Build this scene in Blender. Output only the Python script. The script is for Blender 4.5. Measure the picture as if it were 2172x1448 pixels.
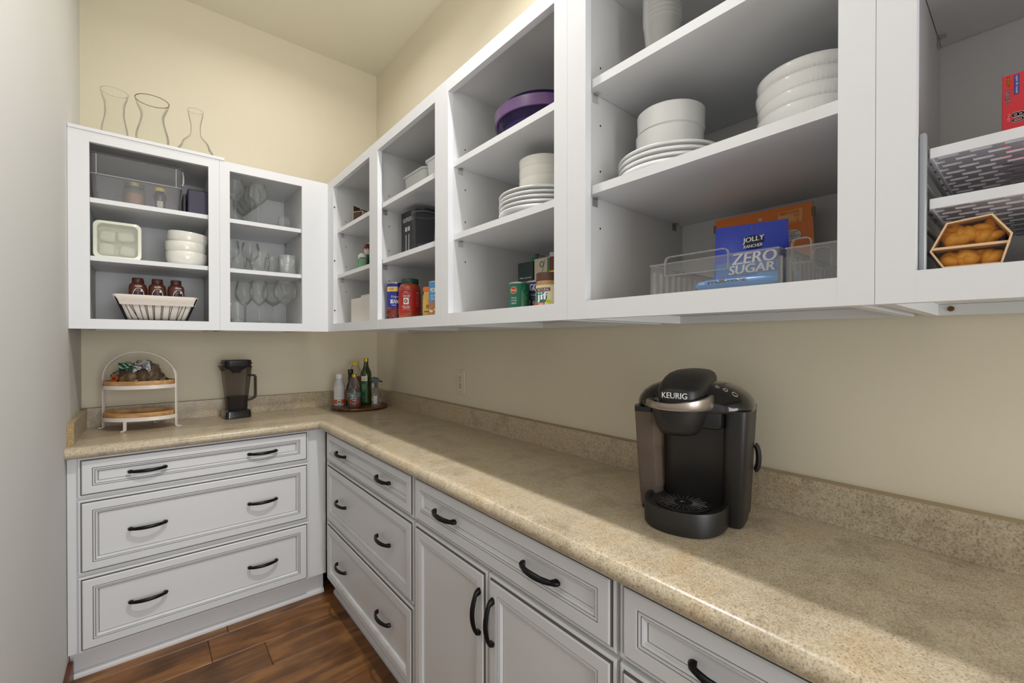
import bpy, bmesh, math, random
from mathutils import Vector, Matrix
random.seed(7)
PI = math.pi
for o in list(bpy.data.objects): bpy.data.objects.remove(o)
S = bpy.context.scene
COL = S.collection
W_, H_ = 2172, 1448

# ------------------------------------------------------------------ camera
F_PX, YAW, PITCH, PY = 923.565, -0.6944, -0.0060, 727.775
cam_d = bpy.data.cameras.new('camera'); cam = bpy.data.objects.new('camera', cam_d); COL.objects.link(cam)
cam_d.sensor_width = 36; cam_d.lens = F_PX / W_ * 36
cam_d.shift_y = (PY - H_ / 2) / W_
cam_d.clip_start = 0.02
cam.location = (-1.1787, -2.8466, 1.3218)
cam.rotation_euler = (PI / 2 + PITCH, 0, YAW)
S.camera = cam
# ------------------------------------------------------------------ light + exposure
S.view_settings.view_transform = 'Standard'; S.view_settings.look = 'None'
S.view_settings.exposure = 0.18; S.view_settings.gamma = 1.0; S.view_settings.use_curve_mapping = False
world = bpy.data.worlds.new('world'); S.world = world; world.use_nodes = True
world.node_tree.nodes['Background'].inputs[0].default_value = (1.0, 0.98, 0.95, 1)
world.node_tree.nodes['Background'].inputs[1].default_value = 0.5
def lamp(name, kind, loc, power, size=0.1, color=(1, 1, 1), rot=(0, 0, 0), size_y=None, spread=None):
    d = bpy.data.lights.new(name, kind); d.energy = power; d.color = color
    if kind == 'AREA':
        d.shape = 'DISK' if size_y is None else 'RECTANGLE'; d.size = size
        if size_y: d.size_y = size_y
        if spread: d.spread = spread
    else: d.shadow_soft_size = size
    o = bpy.data.objects.new(name, d); COL.objects.link(o); o.location = loc; o.rotation_euler = rot
    return o
lamp('ceiling_can_light', 'AREA', (-0.68, -0.70, 3.08), 4.8, 0.08, (1.0, 0.98, 0.96), spread=math.radians(160))
lamp('ceiling_can_light', 'AREA', (-0.62, -2.00, 3.08), 18, 0.08, (1.0, 0.98, 0.965), spread=math.radians(145))
lamp('hanging_bulb_light', 'POINT', (-1.18, -2.10, 2.50), 3.0, 0.05, (1.0, 0.98, 0.97))
lamp('added_fill_light', 'AREA', (-0.75, -5.20, 1.25), 52, 1.5, (0.95, 0.97, 1.0), (PI / 2, 0, 0), 2.2)  # soft fill added beyond the open near end, no real source there

# ------------------------------------------------------------------ materials
def lin(v):
    v /= 255.0
    return v / 12.92 if v <= 0.04045 else ((v + 0.055) / 1.055) ** 2.4
def rgb(r, g, b): return (lin(r), lin(g), lin(b), 1)
MATS = {}
def mat(name, color, rough=0.5, metal=0.0, spec=0.5, coat=0.0, bump=None, trans=0.0, noise=None):
    """plain procedural material; noise = (scale, amount) colour variation, bump = (scale, strength)"""
    if name in MATS: return MATS[name]
    m = bpy.data.materials.new(name); m.use_nodes = True
    nt = m.node_tree; b = nt.nodes['Principled BSDF']
    b.inputs['Base Color'].default_value = color; b.inputs['Roughness'].default_value = rough
    b.inputs['Metallic'].default_value = metal; b.inputs['Specular IOR Level'].default_value = spec
    b.inputs['Coat Weight'].default_value = coat; b.inputs['Coat Roughness'].default_value = 0.08
    if noise or bump:
        tc = nt.nodes.new('ShaderNodeTexCoord')
    if noise:
        n = nt.nodes.new('ShaderNodeTexNoise'); n.inputs['Scale'].default_value = noise[0]; n.inputs['Detail'].default_value = 4
        nt.links.new(tc.outputs['Object'], n.inputs['Vector'])
        r = nt.nodes.new('ShaderNodeValToRGB')
        a = noise[1]
        r.color_ramp.elements[0].position = 0.3; r.color_ramp.elements[1].position = 0.7
        r.color_ramp.elements[0].color = tuple(c * (1 - a) for c in color[:3]) + (1,)
        r.color_ramp.elements[1].color = tuple(min(1, c * (1 + a)) for c in color[:3]) + (1,)
        nt.links.new(n.outputs['Fac'], r.inputs['Fac']); nt.links.new(r.outputs['Color'], b.inputs['Base Color'])
    if bump:
        n2 = nt.nodes.new('ShaderNodeTexNoise'); n2.inputs['Scale'].default_value = bump[0]
        nt.links.new(tc.outputs['Object'], n2.inputs['Vector'])
        bp = nt.nodes.new('ShaderNodeBump'); bp.inputs['Strength'].default_value = bump[1]; bp.inputs['Distance'].default_value = 0.002
        nt.links.new(n2.outputs['Fac'], bp.inputs['Height']); nt.links.new(bp.outputs['Normal'], b.inputs['Normal'])
    MATS[name] = m
    return m

def glassy(name, tint=(0.96, 0.98, 0.96), edge=(0.55, 0.6, 0.55), haze=0.0, haze_col=(0.8, 0.8, 0.8, 1), refl=0.12, rough=0.02):
    """thin clear wall: see-through face-on, darker and mirror-like at grazing angles, optional milkiness"""
    if name in MATS: return MATS[name]
    m = bpy.data.materials.new(name); m.use_nodes = True; nt = m.node_tree; nt.nodes.clear()
    out = nt.nodes.new('ShaderNodeOutputMaterial')
    lw = nt.nodes.new('ShaderNodeLayerWeight'); lw.inputs['Blend'].default_value = 0.35
    pw = nt.nodes.new('ShaderNodeMath'); pw.operation = 'POWER'; pw.inputs[1].default_value = 3.0
    nt.links.new(lw.outputs['Facing'], pw.inputs[0])
    mx = nt.nodes.new('ShaderNodeMixRGB'); mx.inputs[1].default_value = tint + (1,); mx.inputs[2].default_value = edge + (1,)
    nt.links.new(pw.outputs[0], mx.inputs[0])
    tr = nt.nodes.new('ShaderNodeBsdfTransparent'); nt.links.new(mx.outputs[0], tr.inputs[0])
    gl = nt.nodes.new('ShaderNodeBsdfGlossy'); gl.inputs['Roughness'].default_value = rough
    lf = nt.nodes.new('ShaderNodeLayerWeight'); lf.inputs['Blend'].default_value = refl
    ms = nt.nodes.new('ShaderNodeMixShader')
    cl = nt.nodes.new('ShaderNodeMath'); cl.operation = 'MULTIPLY'; cl.inputs[1].default_value = 0.75
    nt.links.new(lf.outputs['Fresnel'], cl.inputs[0]); nt.links.new(cl.outputs[0], ms.inputs[0])
    nt.links.new(tr.outputs[0], ms.inputs[1]); nt.links.new(gl.outputs[0], ms.inputs[2])
    last = ms
    if haze > 0:
        df = nt.nodes.new('ShaderNodeBsdfDiffuse'); df.inputs[0].default_value = haze_col
        m2 = nt.nodes.new('ShaderNodeMixShader'); m2.inputs[0].default_value = haze
        nt.links.new(ms.outputs[0], m2.inputs[1]); nt.links.new(df.outputs[0], m2.inputs[2]); last = m2
    nt.links.new(last.outputs[0], out.inputs[0])
    MATS[name] = m
    return m

def laminate():
    m = bpy.data.materials.new('speckled_laminate'); m.use_nodes = True; nt = m.node_tree; b = nt.nodes['Principled BSDF']
    tc = nt.nodes.new('ShaderNodeTexCoord')
    def noise(scale, detail, rough=0.6):
        n = nt.nodes.new('ShaderNodeTexNoise'); n.inputs['Scale'].default_value = scale; n.inputs['Detail'].default_value = detail
        n.inputs['Roughness'].default_value = rough; nt.links.new(tc.outputs['Object'], n.inputs['Vector']); return n
    def ramp(src, stops):
        r = nt.nodes.new('ShaderNodeValToRGB'); e = r.color_ramp.elements
        while len(e) < len(stops): e.new(0.5)
        for k, (p, c) in enumerate(stops): e[k].position = p; e[k].color = c
        nt.links.new(src, r.inputs['Fac']); return r
    big = ramp(noise(9, 3).outputs['Fac'], [(0.35, rgb(186, 171, 146)), (0.5, rgb(206, 193, 168)), (0.68, rgb(202, 182, 150))])
    fine = ramp(noise(280, 3, 0.7).outputs['Fac'], [(0.34, (0.46, 0.44, 0.41, 1)), (0.45, (0.82, 0.81, 0.79, 1)), (0.60, (1, 1, 1, 1))])
    mid = ramp(noise(90, 3, 0.65).outputs['Fac'], [(0.36, (0.80, 0.77, 0.73, 1)), (0.55, (1, 1, 1, 1))])
    m1 = nt.nodes.new('ShaderNodeMixRGB'); m1.blend_type = 'MULTIPLY'; m1.inputs[0].default_value = 1
    nt.links.new(big.outputs[0], m1.inputs[1]); nt.links.new(fine.outputs[0], m1.inputs[2])
    m2 = nt.nodes.new('ShaderNodeMixRGB'); m2.blend_type = 'MULTIPLY'; m2.inputs[0].default_value = 0.8
    nt.links.new(m1.outputs[0], m2.inputs[1]); nt.links.new(mid.outputs[0], m2.inputs[2])
    nt.links.new(m2.outputs[0], b.inputs['Base Color'])
    b.inputs['Roughness'].default_value = 0.30
    b.inputs['Specular IOR Level'].default_value = 0.45
    bp = nt.nodes.new('ShaderNodeBump'); bp.inputs['Strength'].default_value = 0.06; bp.inputs['Distance'].default_value = 0.001
    nt.links.new(noise(250, 2).outputs['Fac'], bp.inputs['Height']); nt.links.new(bp.outputs['Normal'], b.inputs['Normal'])
    MATS['laminate'] = m
    return m

def wood(name, dark, mid_c, light, along='X', scale=1.0, rough=0.4, vary=0.25, coat=0.0, knots=True):
    m = bpy.data.materials.new(name); m.use_nodes = True; nt = m.node_tree; b = nt.nodes['Principled BSDF']
    tc = nt.nodes.new('ShaderNodeTexCoord'); oi = nt.nodes.new('ShaderNodeObjectInfo')
    mul = nt.nodes.new('ShaderNodeVectorMath'); mul.operation = 'SCALE'; mul.inputs['Scale'].default_value = 37.0
    comb = nt.nodes.new('ShaderNodeCombineXYZ')
    for i in range(3): nt.links.new(oi.outputs['Random'], comb.inputs[i])
    nt.links.new(comb.outputs[0], mul.inputs[0])
    add = nt.nodes.new('ShaderNodeVectorMath'); nt.links.new(tc.outputs['Object'], add.inputs[0]); nt.links.new(mul.outputs[0], add.inputs[1])
    mp = nt.nodes.new('ShaderNodeMapping')
    mp.inputs['Scale'].default_value = {'X': (1.6, 8, 8), 'Y': (8, 1.6, 8)}[along]
    nt.links.new(add.outputs[0], mp.inputs['Vector'])
    n = nt.nodes.new('ShaderNodeTexNoise'); n.inputs['Scale'].default_value = 2.2 * scale; n.inputs['Detail'].default_value = 6
    n.inputs['Distortion'].default_value = 1.2 if knots else 0.3
    nt.links.new(mp.outputs[0], n.inputs['Vector'])
    r = nt.nodes.new('ShaderNodeValToRGB'); e = r.color_ramp.elements; e.new(0.5)
    for k, (p, c) in enumerate([(0.30, dark), (0.52, mid_c), (0.72, light)]): e[k].position = p; e[k].color = c
    nt.links.new(n.outputs['Fac'], r.inputs['Fac'])
    n3 = nt.nodes.new('ShaderNodeTexNoise'); n3.inputs['Scale'].default_value = 6 * scale; n3.inputs['Detail'].default_value = 3
    nt.links.new(add.outputs[0], n3.inputs['Vector'])
    r3 = nt.nodes.new('ShaderNodeValToRGB'); r3.color_ramp.elements[0].position = 0.32; r3.color_ramp.elements[0].color = (0.45, 0.42, 0.40, 1)
    r3.color_ramp.elements[1].position = 0.52; r3.color_ramp.elements[1].color = (1, 1, 1, 1)
    nt.links.new(n3.outputs['Fac'], r3.inputs['Fac'])
    mk = nt.nodes.new('ShaderNodeMixRGB'); mk.blend_type = 'MULTIPLY'; mk.inputs[0].default_value = 0.75 if knots else 0.2
    nt.links.new(r.outputs[0], mk.inputs[1]); nt.links.new(r3.outputs[0], mk.inputs[2])
    hs = nt.nodes.new('ShaderNodeHueSaturation')
    mr = nt.nodes.new('ShaderNodeMapRange'); mr.inputs['To Min'].default_value = 1 - vary; mr.inputs['To Max'].default_value = 1 + vary
    nt.links.new(oi.outputs['Random'], mr.inputs['Value']); nt.links.new(mr.outputs[0], hs.inputs['Value'])
    nt.links.new(mk.outputs[0], hs.inputs['Color']); nt.links.new(hs.outputs[0], b.inputs['Base Color'])
    b.inputs['Roughness'].default_value = rough; b.inputs['Coat Weight'].default_value = coat
    bp = nt.nodes.new('ShaderNodeBump'); bp.inputs['Strength'].default_value = 0.15; bp.inputs['Distance'].default_value = 0.001
    nt.links.new(n.outputs['Fac'], bp.inputs['Height']); nt.links.new(bp.outputs['Normal'], b.inputs['Normal'])
    MATS[name] = m
    return m

WHITE = mat('white_laminate_cabinet', rgb(226, 227, 229), 0.42, noise=(1.3, 0.012))
INSIDE = mat('white_melamine_inside', rgb(214, 214, 213), 0.45)
PAINT = mat('glazed_white_paint', rgb(220, 221, 222), 0.38, bump=(60, 0.03))
GLAZE = mat('grey_glaze_in_groove', rgb(104, 101, 98), 0.6)
WALL = mat('cream_wall_paint', rgb(222, 213, 190), 0.75, bump=(90, 0.10), noise=(1.5, 0.015))
WALLL = mat('cool_lit_wall_paint', rgb(216, 216, 214), 0.75, bump=(90, 0.10), noise=(1.5, 0.015))  # left wall: cooler light near the camera put into the wall colour
CEIL = mat('cream_ceiling_paint', rgb(226, 221, 200), 0.85, bump=(120, 0.1))
LAM = laminate()
LAMEDGE = mat('laminate_cut_edge', rgb(168, 150, 118), 0.6)
CHIP = mat('particle_board_edge', rgb(170, 146, 104), 0.8, noise=(260, 0.4))
FLOORW = wood('hickory_floor', rgb(88, 56, 28), rgb(124, 83, 46), rgb(156, 110, 64), 'X', 0.8, 0.40, 0.22)
GAP = mat('dark_floor_gap', rgb(32, 20, 12), 0.9)
BASEW = wood('brown_baseboard', rgb(70, 36, 20), rgb(104, 58, 34), rgb(130, 78, 48), 'Y', 1.0, 0.4, 0.05)
BAMBOO = wood('light_wood', rgb(176, 128, 78), rgb(206, 160, 104), rgb(224, 184, 130), 'X', 3.0, 0.45, 0.06, knots=False)
ACACIA = wood('acacia_wood', rgb(46, 24, 12), rgb(92, 54, 26), rgb(150, 100, 54), 'X', 3.5, 0.35, 0.0)
BLACKH = mat('black_bronze_metal', rgb(24, 24, 26), 0.33, 0.6)
HOLE = mat('dark_hole', rgb(18, 18, 18), 0.9)
BRASS = mat('aged_brass', rgb(110, 88, 56), 0.4, 0.8)
CLIP = glassy('clear_plastic_clip', (0.93, 0.93, 0.92), (0.55, 0.55, 0.55), 0.12, (0.9, 0.9, 0.9, 1))
GLASS = glassy('clear_glass', (0.985, 0.99, 0.985), (0.84, 0.86, 0.82), 0.0, refl=0.13)
GLASSM = glassy('clear_wine_glass', (0.95, 0.96, 0.95), (0.52, 0.55, 0.52), 0.055, (0.95, 0.95, 0.94, 1), refl=0.26)
CRYSTAL = glassy('cut_crystal', (0.90, 0.92, 0.91), (0.40, 0.42, 0.41), 0.16, (0.95, 0.96, 0.96, 1), refl=0.4)
CLEARP = glassy('clear_acrylic', (0.93, 0.93, 0.92), (0.5, 0.47, 0.46), 0.08, (0.85, 0.85, 0.85, 1), refl=0.14)
CLEARB = glassy('milky_clear_plastic', (0.80, 0.80, 0.80), (0.55, 0.55, 0.55), 0.16, (0.85, 0.85, 0.86, 1), refl=0.12)
FROST = glassy('frosted_cups', (0.80, 0.80, 0.78), (0.45, 0.45, 0.42), 0.32, (0.86, 0.86, 0.83, 1), refl=0.2, rough=0.15)
SMOKE = glassy('smoky_plastic', (0.66, 0.63, 0.62), (0.16, 0.15, 0.16), 0.10, rgb(104, 98, 98), refl=0.18)
TANK = glassy('smoky_tank_plastic', (0.66, 0.60, 0.55), (0.22, 0.19, 0.17), 0.30, rgb(150, 134, 124), refl=0.2, rough=0.05)
PURPLE = glassy('purple_clear_plastic', (0.24, 0.18, 0.36), (0.06, 0.04, 0.10), 0.25, rgb(70, 56, 112), refl=0.25)
PURPLEB = mat('purple_plastic_rim', rgb(106, 74, 124), 0.3, coat=0.3)
CERAM = mat('white_glazed_ceramic', rgb(232, 232, 230), 0.14, spec=0.5, coat=0.4)
CERAMC = mat('cream_glazed_ceramic', rgb(236, 234, 224), 0.2, coat=0.3)
WPLAST = mat('white_plastic', rgb(232, 232, 230), 0.35)
WMETAL = mat('white_painted_metal', rgb(232, 222, 214), 0.35)
BPLAST = mat('black_plastic', rgb(22, 21, 22), 0.30)
BMATTE = mat('black_satin_plastic', rgb(30, 28, 28), 0.42)
BGLOSS = mat('black_gloss_plastic', rgb(14, 12, 12), 0.12, coat=0.5)
SILVER = mat('brushed_silver', rgb(172, 162, 152), 0.32, 0.85)
INK_W = mat('white_ink', rgb(236, 236, 234), 0.5)
INK_K = mat('black_ink', rgb(20, 20, 26), 0.5)
INK_G = mat('grey_ink', rgb(120, 120, 120), 0.5)
TINM = mat('tin_metal', rgb(190, 190, 190), 0.3, 0.9)
def flat(name, r, g, b, rough=0.45, **k): return mat(name, rgb(r, g, b), rough, **k)

# ------------------------------------------------------------------ mesh helpers
def newbm(): return bmesh.new()
def mesh_of(bm, smooth=False, recalc=True, angle=35):
    if recalc: bmesh.ops.recalc_face_normals(bm, faces=bm.faces)
    me = bpy.data.meshes.new('mesh'); bm.to_mesh(me); bm.free()
    if smooth:
        me.polygons.foreach_set('use_smooth', [True] * len(me.polygons))
        me.set_sharp_from_angle(angle=math.radians(angle))
    return me
def obj(name, bm, m, parent=None, loc=None, rotz=0, smooth=False, recalc=True, angle=35):
    me = bm if isinstance(bm, bpy.types.Mesh) else mesh_of(bm, smooth, recalc, angle)
    me.name = name
    if not me.materials:
        for x in (m if isinstance(m, (list, tuple)) else [m]): me.materials.append(x)
    o = bpy.data.objects.new(name, me); COL.objects.link(o)
    if parent is not None: o.parent = parent
    if loc: o.location = loc
    if rotz: o.rotation_euler = (0, 0, rotz)
    return o
def tag(o, label=None, cat=None, group=None, kind=None):
    if label: o['label'] = label
    if cat: o['category'] = cat
    if group: o['group'] = group
    if kind: o['kind'] = kind
    return o
def thing(name, label, cat, loc=(0, 0, 0), rotz=0, group=None):
    o = bpy.data.objects.new(name, None); COL.objects.link(o); o.location = loc; o.rotation_euler = (0, 0, rotz)
    o.empty_display_size = 0.05
    return tag(o, label, cat, group)
def dup(root, loc, rotz=None, label=None):
    r = root.copy(); COL.objects.link(r); r.location = loc
    if rotz is not None: r.rotation_euler = (0, 0, rotz)
    if label: r['label'] = label
    for ch in list(root.children):
        c = ch.copy(); COL.objects.link(c); c.parent = r
        for g in list(ch.children):
            d = g.copy(); COL.objects.link(d); d.parent = c
    return r
def box(bm, x0, x1, y0, y1, z0, z1, mi=0, bevel=0.0):
    t = bmesh.new() if bevel else bm
    vs = [t.verts.new((x, y, z)) for x in (x0, x1) for y in (y0, y1) for z in (z0, z1)]
    fs = [(0, 1, 3, 2), (4, 6, 7, 5), (0, 4, 5, 1), (2, 3, 7, 6), (0, 2, 6, 4), (1, 5, 7, 3)]
    for f in fs:
        q = t.faces.new([vs[i] for i in f]); q.material_index = mi
    if bevel:
        bmesh.ops.bevel(t, geom=list(t.edges), offset=bevel, segments=2, affect='EDGES', profile=0.5)
        merge(bm, t)
    return bm
def merge(bm, t):
    me = bpy.data.meshes.new('tmp'); t.to_mesh(me); t.free(); bm.from_mesh(me); bpy.data.meshes.remove(me)
def bx(*a, **k): return box(newbm(), *a, **k)
def ring(bm, pts): return [bm.verts.new(p) for p in pts]
def bridge(bm, a, b, mi=0, closed=True):
    n = len(a)
    for i in range(n if closed else n - 1):
        j = (i + 1) % n
        f = bm.faces.new((a[i], a[j], b[j], b[i])); f.material_index = mi
def loft(bm, rings, cap0=True, cap1=True, mi=0, closed=True):
    rs = [ring(bm, r) for r in rings]
    for a, b in zip(rs, rs[1:]): bridge(bm, a, b, mi, closed)
    if cap0: bm.faces.new(list(reversed(rs[0]))).material_index = mi
    if cap1: bm.faces.new(rs[-1]).material_index = mi
    return bm
def circ(r, z, n=32, cx=0, cy=0): return [(cx + r * math.cos(2 * PI * i / n), cy + r * math.sin(2 * PI * i / n), z) for i in range(n)]
def sup(a, b, z, n=40, e=4.0, cx=0, cy=0):
    out = []
    for i in range(n):
        t = 2 * PI * i / n; c, s = math.cos(t), math.sin(t)
        out.append((cx + a * math.copysign(abs(c) ** (2 / e), c), cy + b * math.copysign(abs(s) ** (2 / e), s), z))
    return out
def lathe(prof, n=36, cap0=False, cap1=False, bm=None, mi=0, cx=0, cy=0):
    """prof: list of (r, z); r==0 ends get capped"""
    bm = bm or newbm()
    pr = list(prof)
    c0 = cap0 or pr[0][0] < 1e-6; c1 = cap1 or pr[-1][0] < 1e-6
    if pr[0][0] < 1e-6: pr = pr[1:]; 
    if pr[-1][0] < 1e-6: pr = pr[:-1]
    if prof[0][0] < 1e-6 and abs(prof[0][1] - pr[0][1]) > 1e-6: pr = [(0.0004, prof[0][1])] + pr
    if prof[-1][0] < 1e-6 and abs(prof[-1][1] - pr[-1][1]) > 1e-6: pr = pr + [(0.0004, prof[-1][1])]
    return loft(bm, [circ(r, z, n, cx, cy) for r, z in pr], c0, c1, mi)
def tube(pts, r, n=8, bm=None, flat_=None, mi=0):
    """round (or flat: (w,h)) bar swept along pts"""
    bm = bm or newbm(); pts = [Vector(p) for p in pts]; rings = []
    up = Vector((0, 0, 1)); prev = None
    for i, p in enumerate(pts):
        t = (pts[min(i + 1, len(pts) - 1)] - pts[max(i - 1, 0)]).normalized()
        if prev is None:
            a = t.cross(up)
            if a.length < 1e-3: a = t.cross(Vector((0, 1, 0)))
        else: a = prev - t * prev.dot(t)
        a.normalize(); prev = a; b = t.cross(a)
        if flat_:
            w, h = flat_
            rings.append([tuple(p + a * x + b * y) for x, y in ((-w, -h), (w, -h), (w, h), (-w, h))])
        else:
            rr = r[i] if isinstance(r, (list, tuple)) else r
            rings.append([tuple(p + a * rr * math.cos(2 * PI * k / n) + b * rr * math.sin(2 * PI * k / n)) for k in range(n)])
    return loft(bm, rings, True, True, mi)
def arc_pts(cx, cy, r, a0, a1, n, f):
    return [f(cx + r * math.cos(a0 + (a1 - a0) * i / n), cy + r * math.sin(a0 + (a1 - a0) * i / n)) for i in range(n + 1)]
def cylpatch(r, z0, z1, a0, a1, n=14, bm=None, mi=0, r2=None):
    """curved label on a cylinder of radius r, between angles a0..a1"""
    bm = bm or newbm(); r2 = r2 or r
    lo = [bm.verts.new((r * math.cos(a0 + (a1 - a0) * i / n), r * math.sin(a0 + (a1 - a0) * i / n), z0)) for i in range(n + 1)]
    hi = [bm.verts.new((r2 * math.cos(a0 + (a1 - a0) * i / n), r2 * math.sin(a0 + (a1 - a0) * i / n), z1)) for i in range(n + 1)]
    bridge(bm, lo, hi, mi, False)
    return bm
def flatshape(fn, pts, bm=None, mi=0):
    bm = bm or newbm(); bm.faces.new([bm.verts.new(fn(*p)) for p in pts]).material_index = mi
    return bm
_tc = {}
def text_mesh(s):
    """letters of the built-in font as raw 2D geometry, normalised to a 1x1 box centred on 0"""
    if s in _tc: return _tc[s]
    cu = bpy.data.curves.new('txt', 'FONT'); cu.body = s; cu.resolution_u = 3
    o = bpy.data.objects.new('txt', cu); COL.objects.link(o)
    dg = bpy.context.evaluated_depsgraph_get(); me = bpy.data.meshes.new_from_object(o.evaluated_get(dg))
    bpy.data.objects.remove(o); bpy.data.curves.remove(cu)
    vs = [tuple(v.co) for v in me.vertices]; fs = [tuple(p.vertices) for p in me.polygons]
    bpy.data.meshes.remove(me)
    x0, x1 = min(v[0] for v in vs), max(v[0] for v in vs); y0, y1 = min(v[1] for v in vs), max(v[1] for v in vs)
    vs = [((v[0] - x0) / (x1 - x0) - 0.5, (v[1] - y0) / (y1 - y0) - 0.5) for v in vs]
    _tc[s] = (vs, fs)
    return _tc[s]
def letters(s, w, h, fn, parent, m, name='lettering', bold=0.0, shear=0.0):
    """fn maps (x,y) in metres on the label to 3D"""
    vs, fs = text_mesh(s); bm = newbm()
    for dx in ((0,) if not bold else (-bold, 0, bold)):
        V = [bm.verts.new(fn(v[0] * w + dx + v[1] * shear * h, v[1] * h)) for v in vs]
        for f in fs: bm.faces.new([V[i] for i in f])
    return obj(name, bm, m, parent, recalc=False)
def on_cyl(r, z, a): return lambda x, y: (r * math.cos(a + x / r), r * math.sin(a + x / r), z + y)
def on_plane(o, ux, uy=(0, 0, 1)):
    o, ux, uy = Vector(o), Vector(ux), Vector(uy)
    return lambda x, y: tuple(o + ux * x + uy * y)

# ================================================================== SETTING
L = 1.4247                                    # left wall
YN = -4.0                                     # near end of the room
CH = 3.11
bm = newbm()
box(bm, 0.012, 0.13, YN, 0.14, 0, CH); tag(obj('wall_right', bm, WALL), kind='structure')
bm = newbm(); box(bm, -L - 0.12, 0.012, 0.02, 0.14, 0, CH); tag(obj('wall_back', bm, WALL), kind='structure')
bm = newbm(); box(bm, -L - 0.12, -L, YN, 0.02, 0, CH); tag(obj('wall_left', bm, WALLL), kind='structure')
bm = newbm(); box(bm, -L - 0.12, 0.13, YN, 0.14, CH, CH + 0.1); tag(obj('ceiling', bm, CEIL), kind='structure')
floor = tag(obj('floor', bx(-L - 0.12, 0.13, YN, 0.14, -0.08, -0.012), GAP), kind='structure')
bb = tag(obj('baseboard_left', bx(-L, -L + 0.016, YN, -0.47, 0, 0.085, bevel=0.004), BASEW), kind='structure')
# planks run along x, rows 0.175 deep
def plank(x0, x1, y0, y1):
    w, d = x1 - x0, y1 - y0; bm = newbm(); e = 0.0022
    box(bm, -w / 2 + 0.0006, w / 2 - 0.0006, -d / 2 + 0.0006, d / 2 - 0.0006, -0.012, 0.0)
    bmesh.ops.bevel(bm, geom=[q for q in bm.edges if all(v.co.z > -0.001 for v in q.verts)], offset=e, segments=1, affect='EDGES')
    o = obj('plank', bm, FLOORW, floor); o.location = ((x0 + x1) / 2, (y0 + y1) / 2, 0)
joint = {1: [-0.985], 2: [-0.795, -0.1], 3: [-1.22, -0.30], 4: [-0.95], 5: [-0.55]}
for k in range(0, 20):
    y1 = -0.338 - 0.175 * k; y0 = y1 - 0.175
    xs = [-L] + sorted(joint.get(k, [random.uniform(-1.2, -0.3)])) + [-0.40]
    for a, b in zip(xs, xs[1:]):
        if b - a > 0.05: plank(a, b, y0, y1)

# ================================================================== BASE CABINETS
DR, DB_ = 0.495, 0.508          # drawer-face planes of the right and the back run (distance from wall)
mapR = lambda s, d, z: (-d, s, z)
mapB = lambda s, d, z: (s, -d, z)
def mbox(mp, s0, s1, d0, d1, z0, z1, bm=None, mi=0, bevel=0.0):
    a, b = mp(s0, d0, z0), mp(s1, d1, z1)
    return box(bm or newbm(), min(a[0], b[0]), max(a[0], b[0]), min(a[1], b[1]), max(a[1], b[1]), z0, z1, mi, bevel)
PROF = [(0, 0, 0), (0, .011, 0), (.0015, .0135, 0), (.004, .0145, 0), (.0065, .0145, 0), (.0078, .0125, 1), (.0105, .0125, 1), (.0118, .0175, 1),
        (.015, .020, 0), (.0405, .020, 0), (.0415, .0175, 1), (.0435, .0175, 1), (.0443, .0192, 0), (.0475, .0192, 0), (.0483, .0165, 1),
        (.0500, .0165, 1), (.0508, .0180, 0), (.0545, .0165, 0), (.0560, .0105, 0), (.0575, .0085, 1), (.0592, .0085, 1), (.0600, .0100, 0)]
def front_panel(mp, s0, s1, z0, z1, dface, name, parent):
    """routed five-piece front; profile heights measured from its back, glaze in the grooves"""
    bm = newbm(); d0 = dface - 0.020; rings = []
    for ins, h, g in PROF:
        rings.append(ring(bm, [mp(s, d0 + h, z) for s, z in ((s0 + ins, z0 + ins), (s1 - ins, z0 + ins), (s1 - ins, z1 - ins), (s0 + ins, z1 - ins))]))
    for i in range(len(rings) - 1):
        bridge(bm, rings[i], rings[i + 1], 1 if (PROF[i][2] and PROF[i + 1][2]) else 0)
    bm.faces.new(rings[-1]); bm.faces.new(list(reversed(rings[0])))
    return obj(name, bm, [PAINT, GLAZE], parent)
_hm = {}
def handle(mp, s, z, dface, parent, vertical=False):
    """arched bar pull with flared feet"""
    key = (mp is mapR, vertical)
    if key not in _hm:
        bm = newbm(); rings = []; N = 28
        for i in range(N + 1):
            t = -1 + 2 * i / N; q = 1 - t * t
            top = 0.009 + 0.021 * q ** 0.85; w = 0.0048 + 0.0022 * q
            bot = max(0.0, top - 0.0085) if abs(t) < 0.74 else 0.0
            if abs(t) >= 0.74: w = 0.0052 + 0.0022 * (1 - abs((abs(t) - 0.84) / 0.16)) 
            if abs(t) > 0.97: top *= 0.6; w *= 0.6
            sec = [(-w, bot), (w, bot), (w * 1.0, bot + (top - bot) * 0.55), (w * 0.45, top), (-w * 0.45, top), (-w, bot + (top - bot) * 0.55)]
            a = t * 0.064
            pts = []
            for u, h in sec:
                pts.append(mp(u, h, a) if vertical else mp(a, h, u))
            rings.append(pts)
        loft(bm, rings); me = mesh_of(bm, True, angle=50); me.materials.append(BLACKH); _hm[key] = me
    o = obj('handle', _hm[key], BLACKH, parent); o.location = mp(s, dface, z)
    return o
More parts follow.
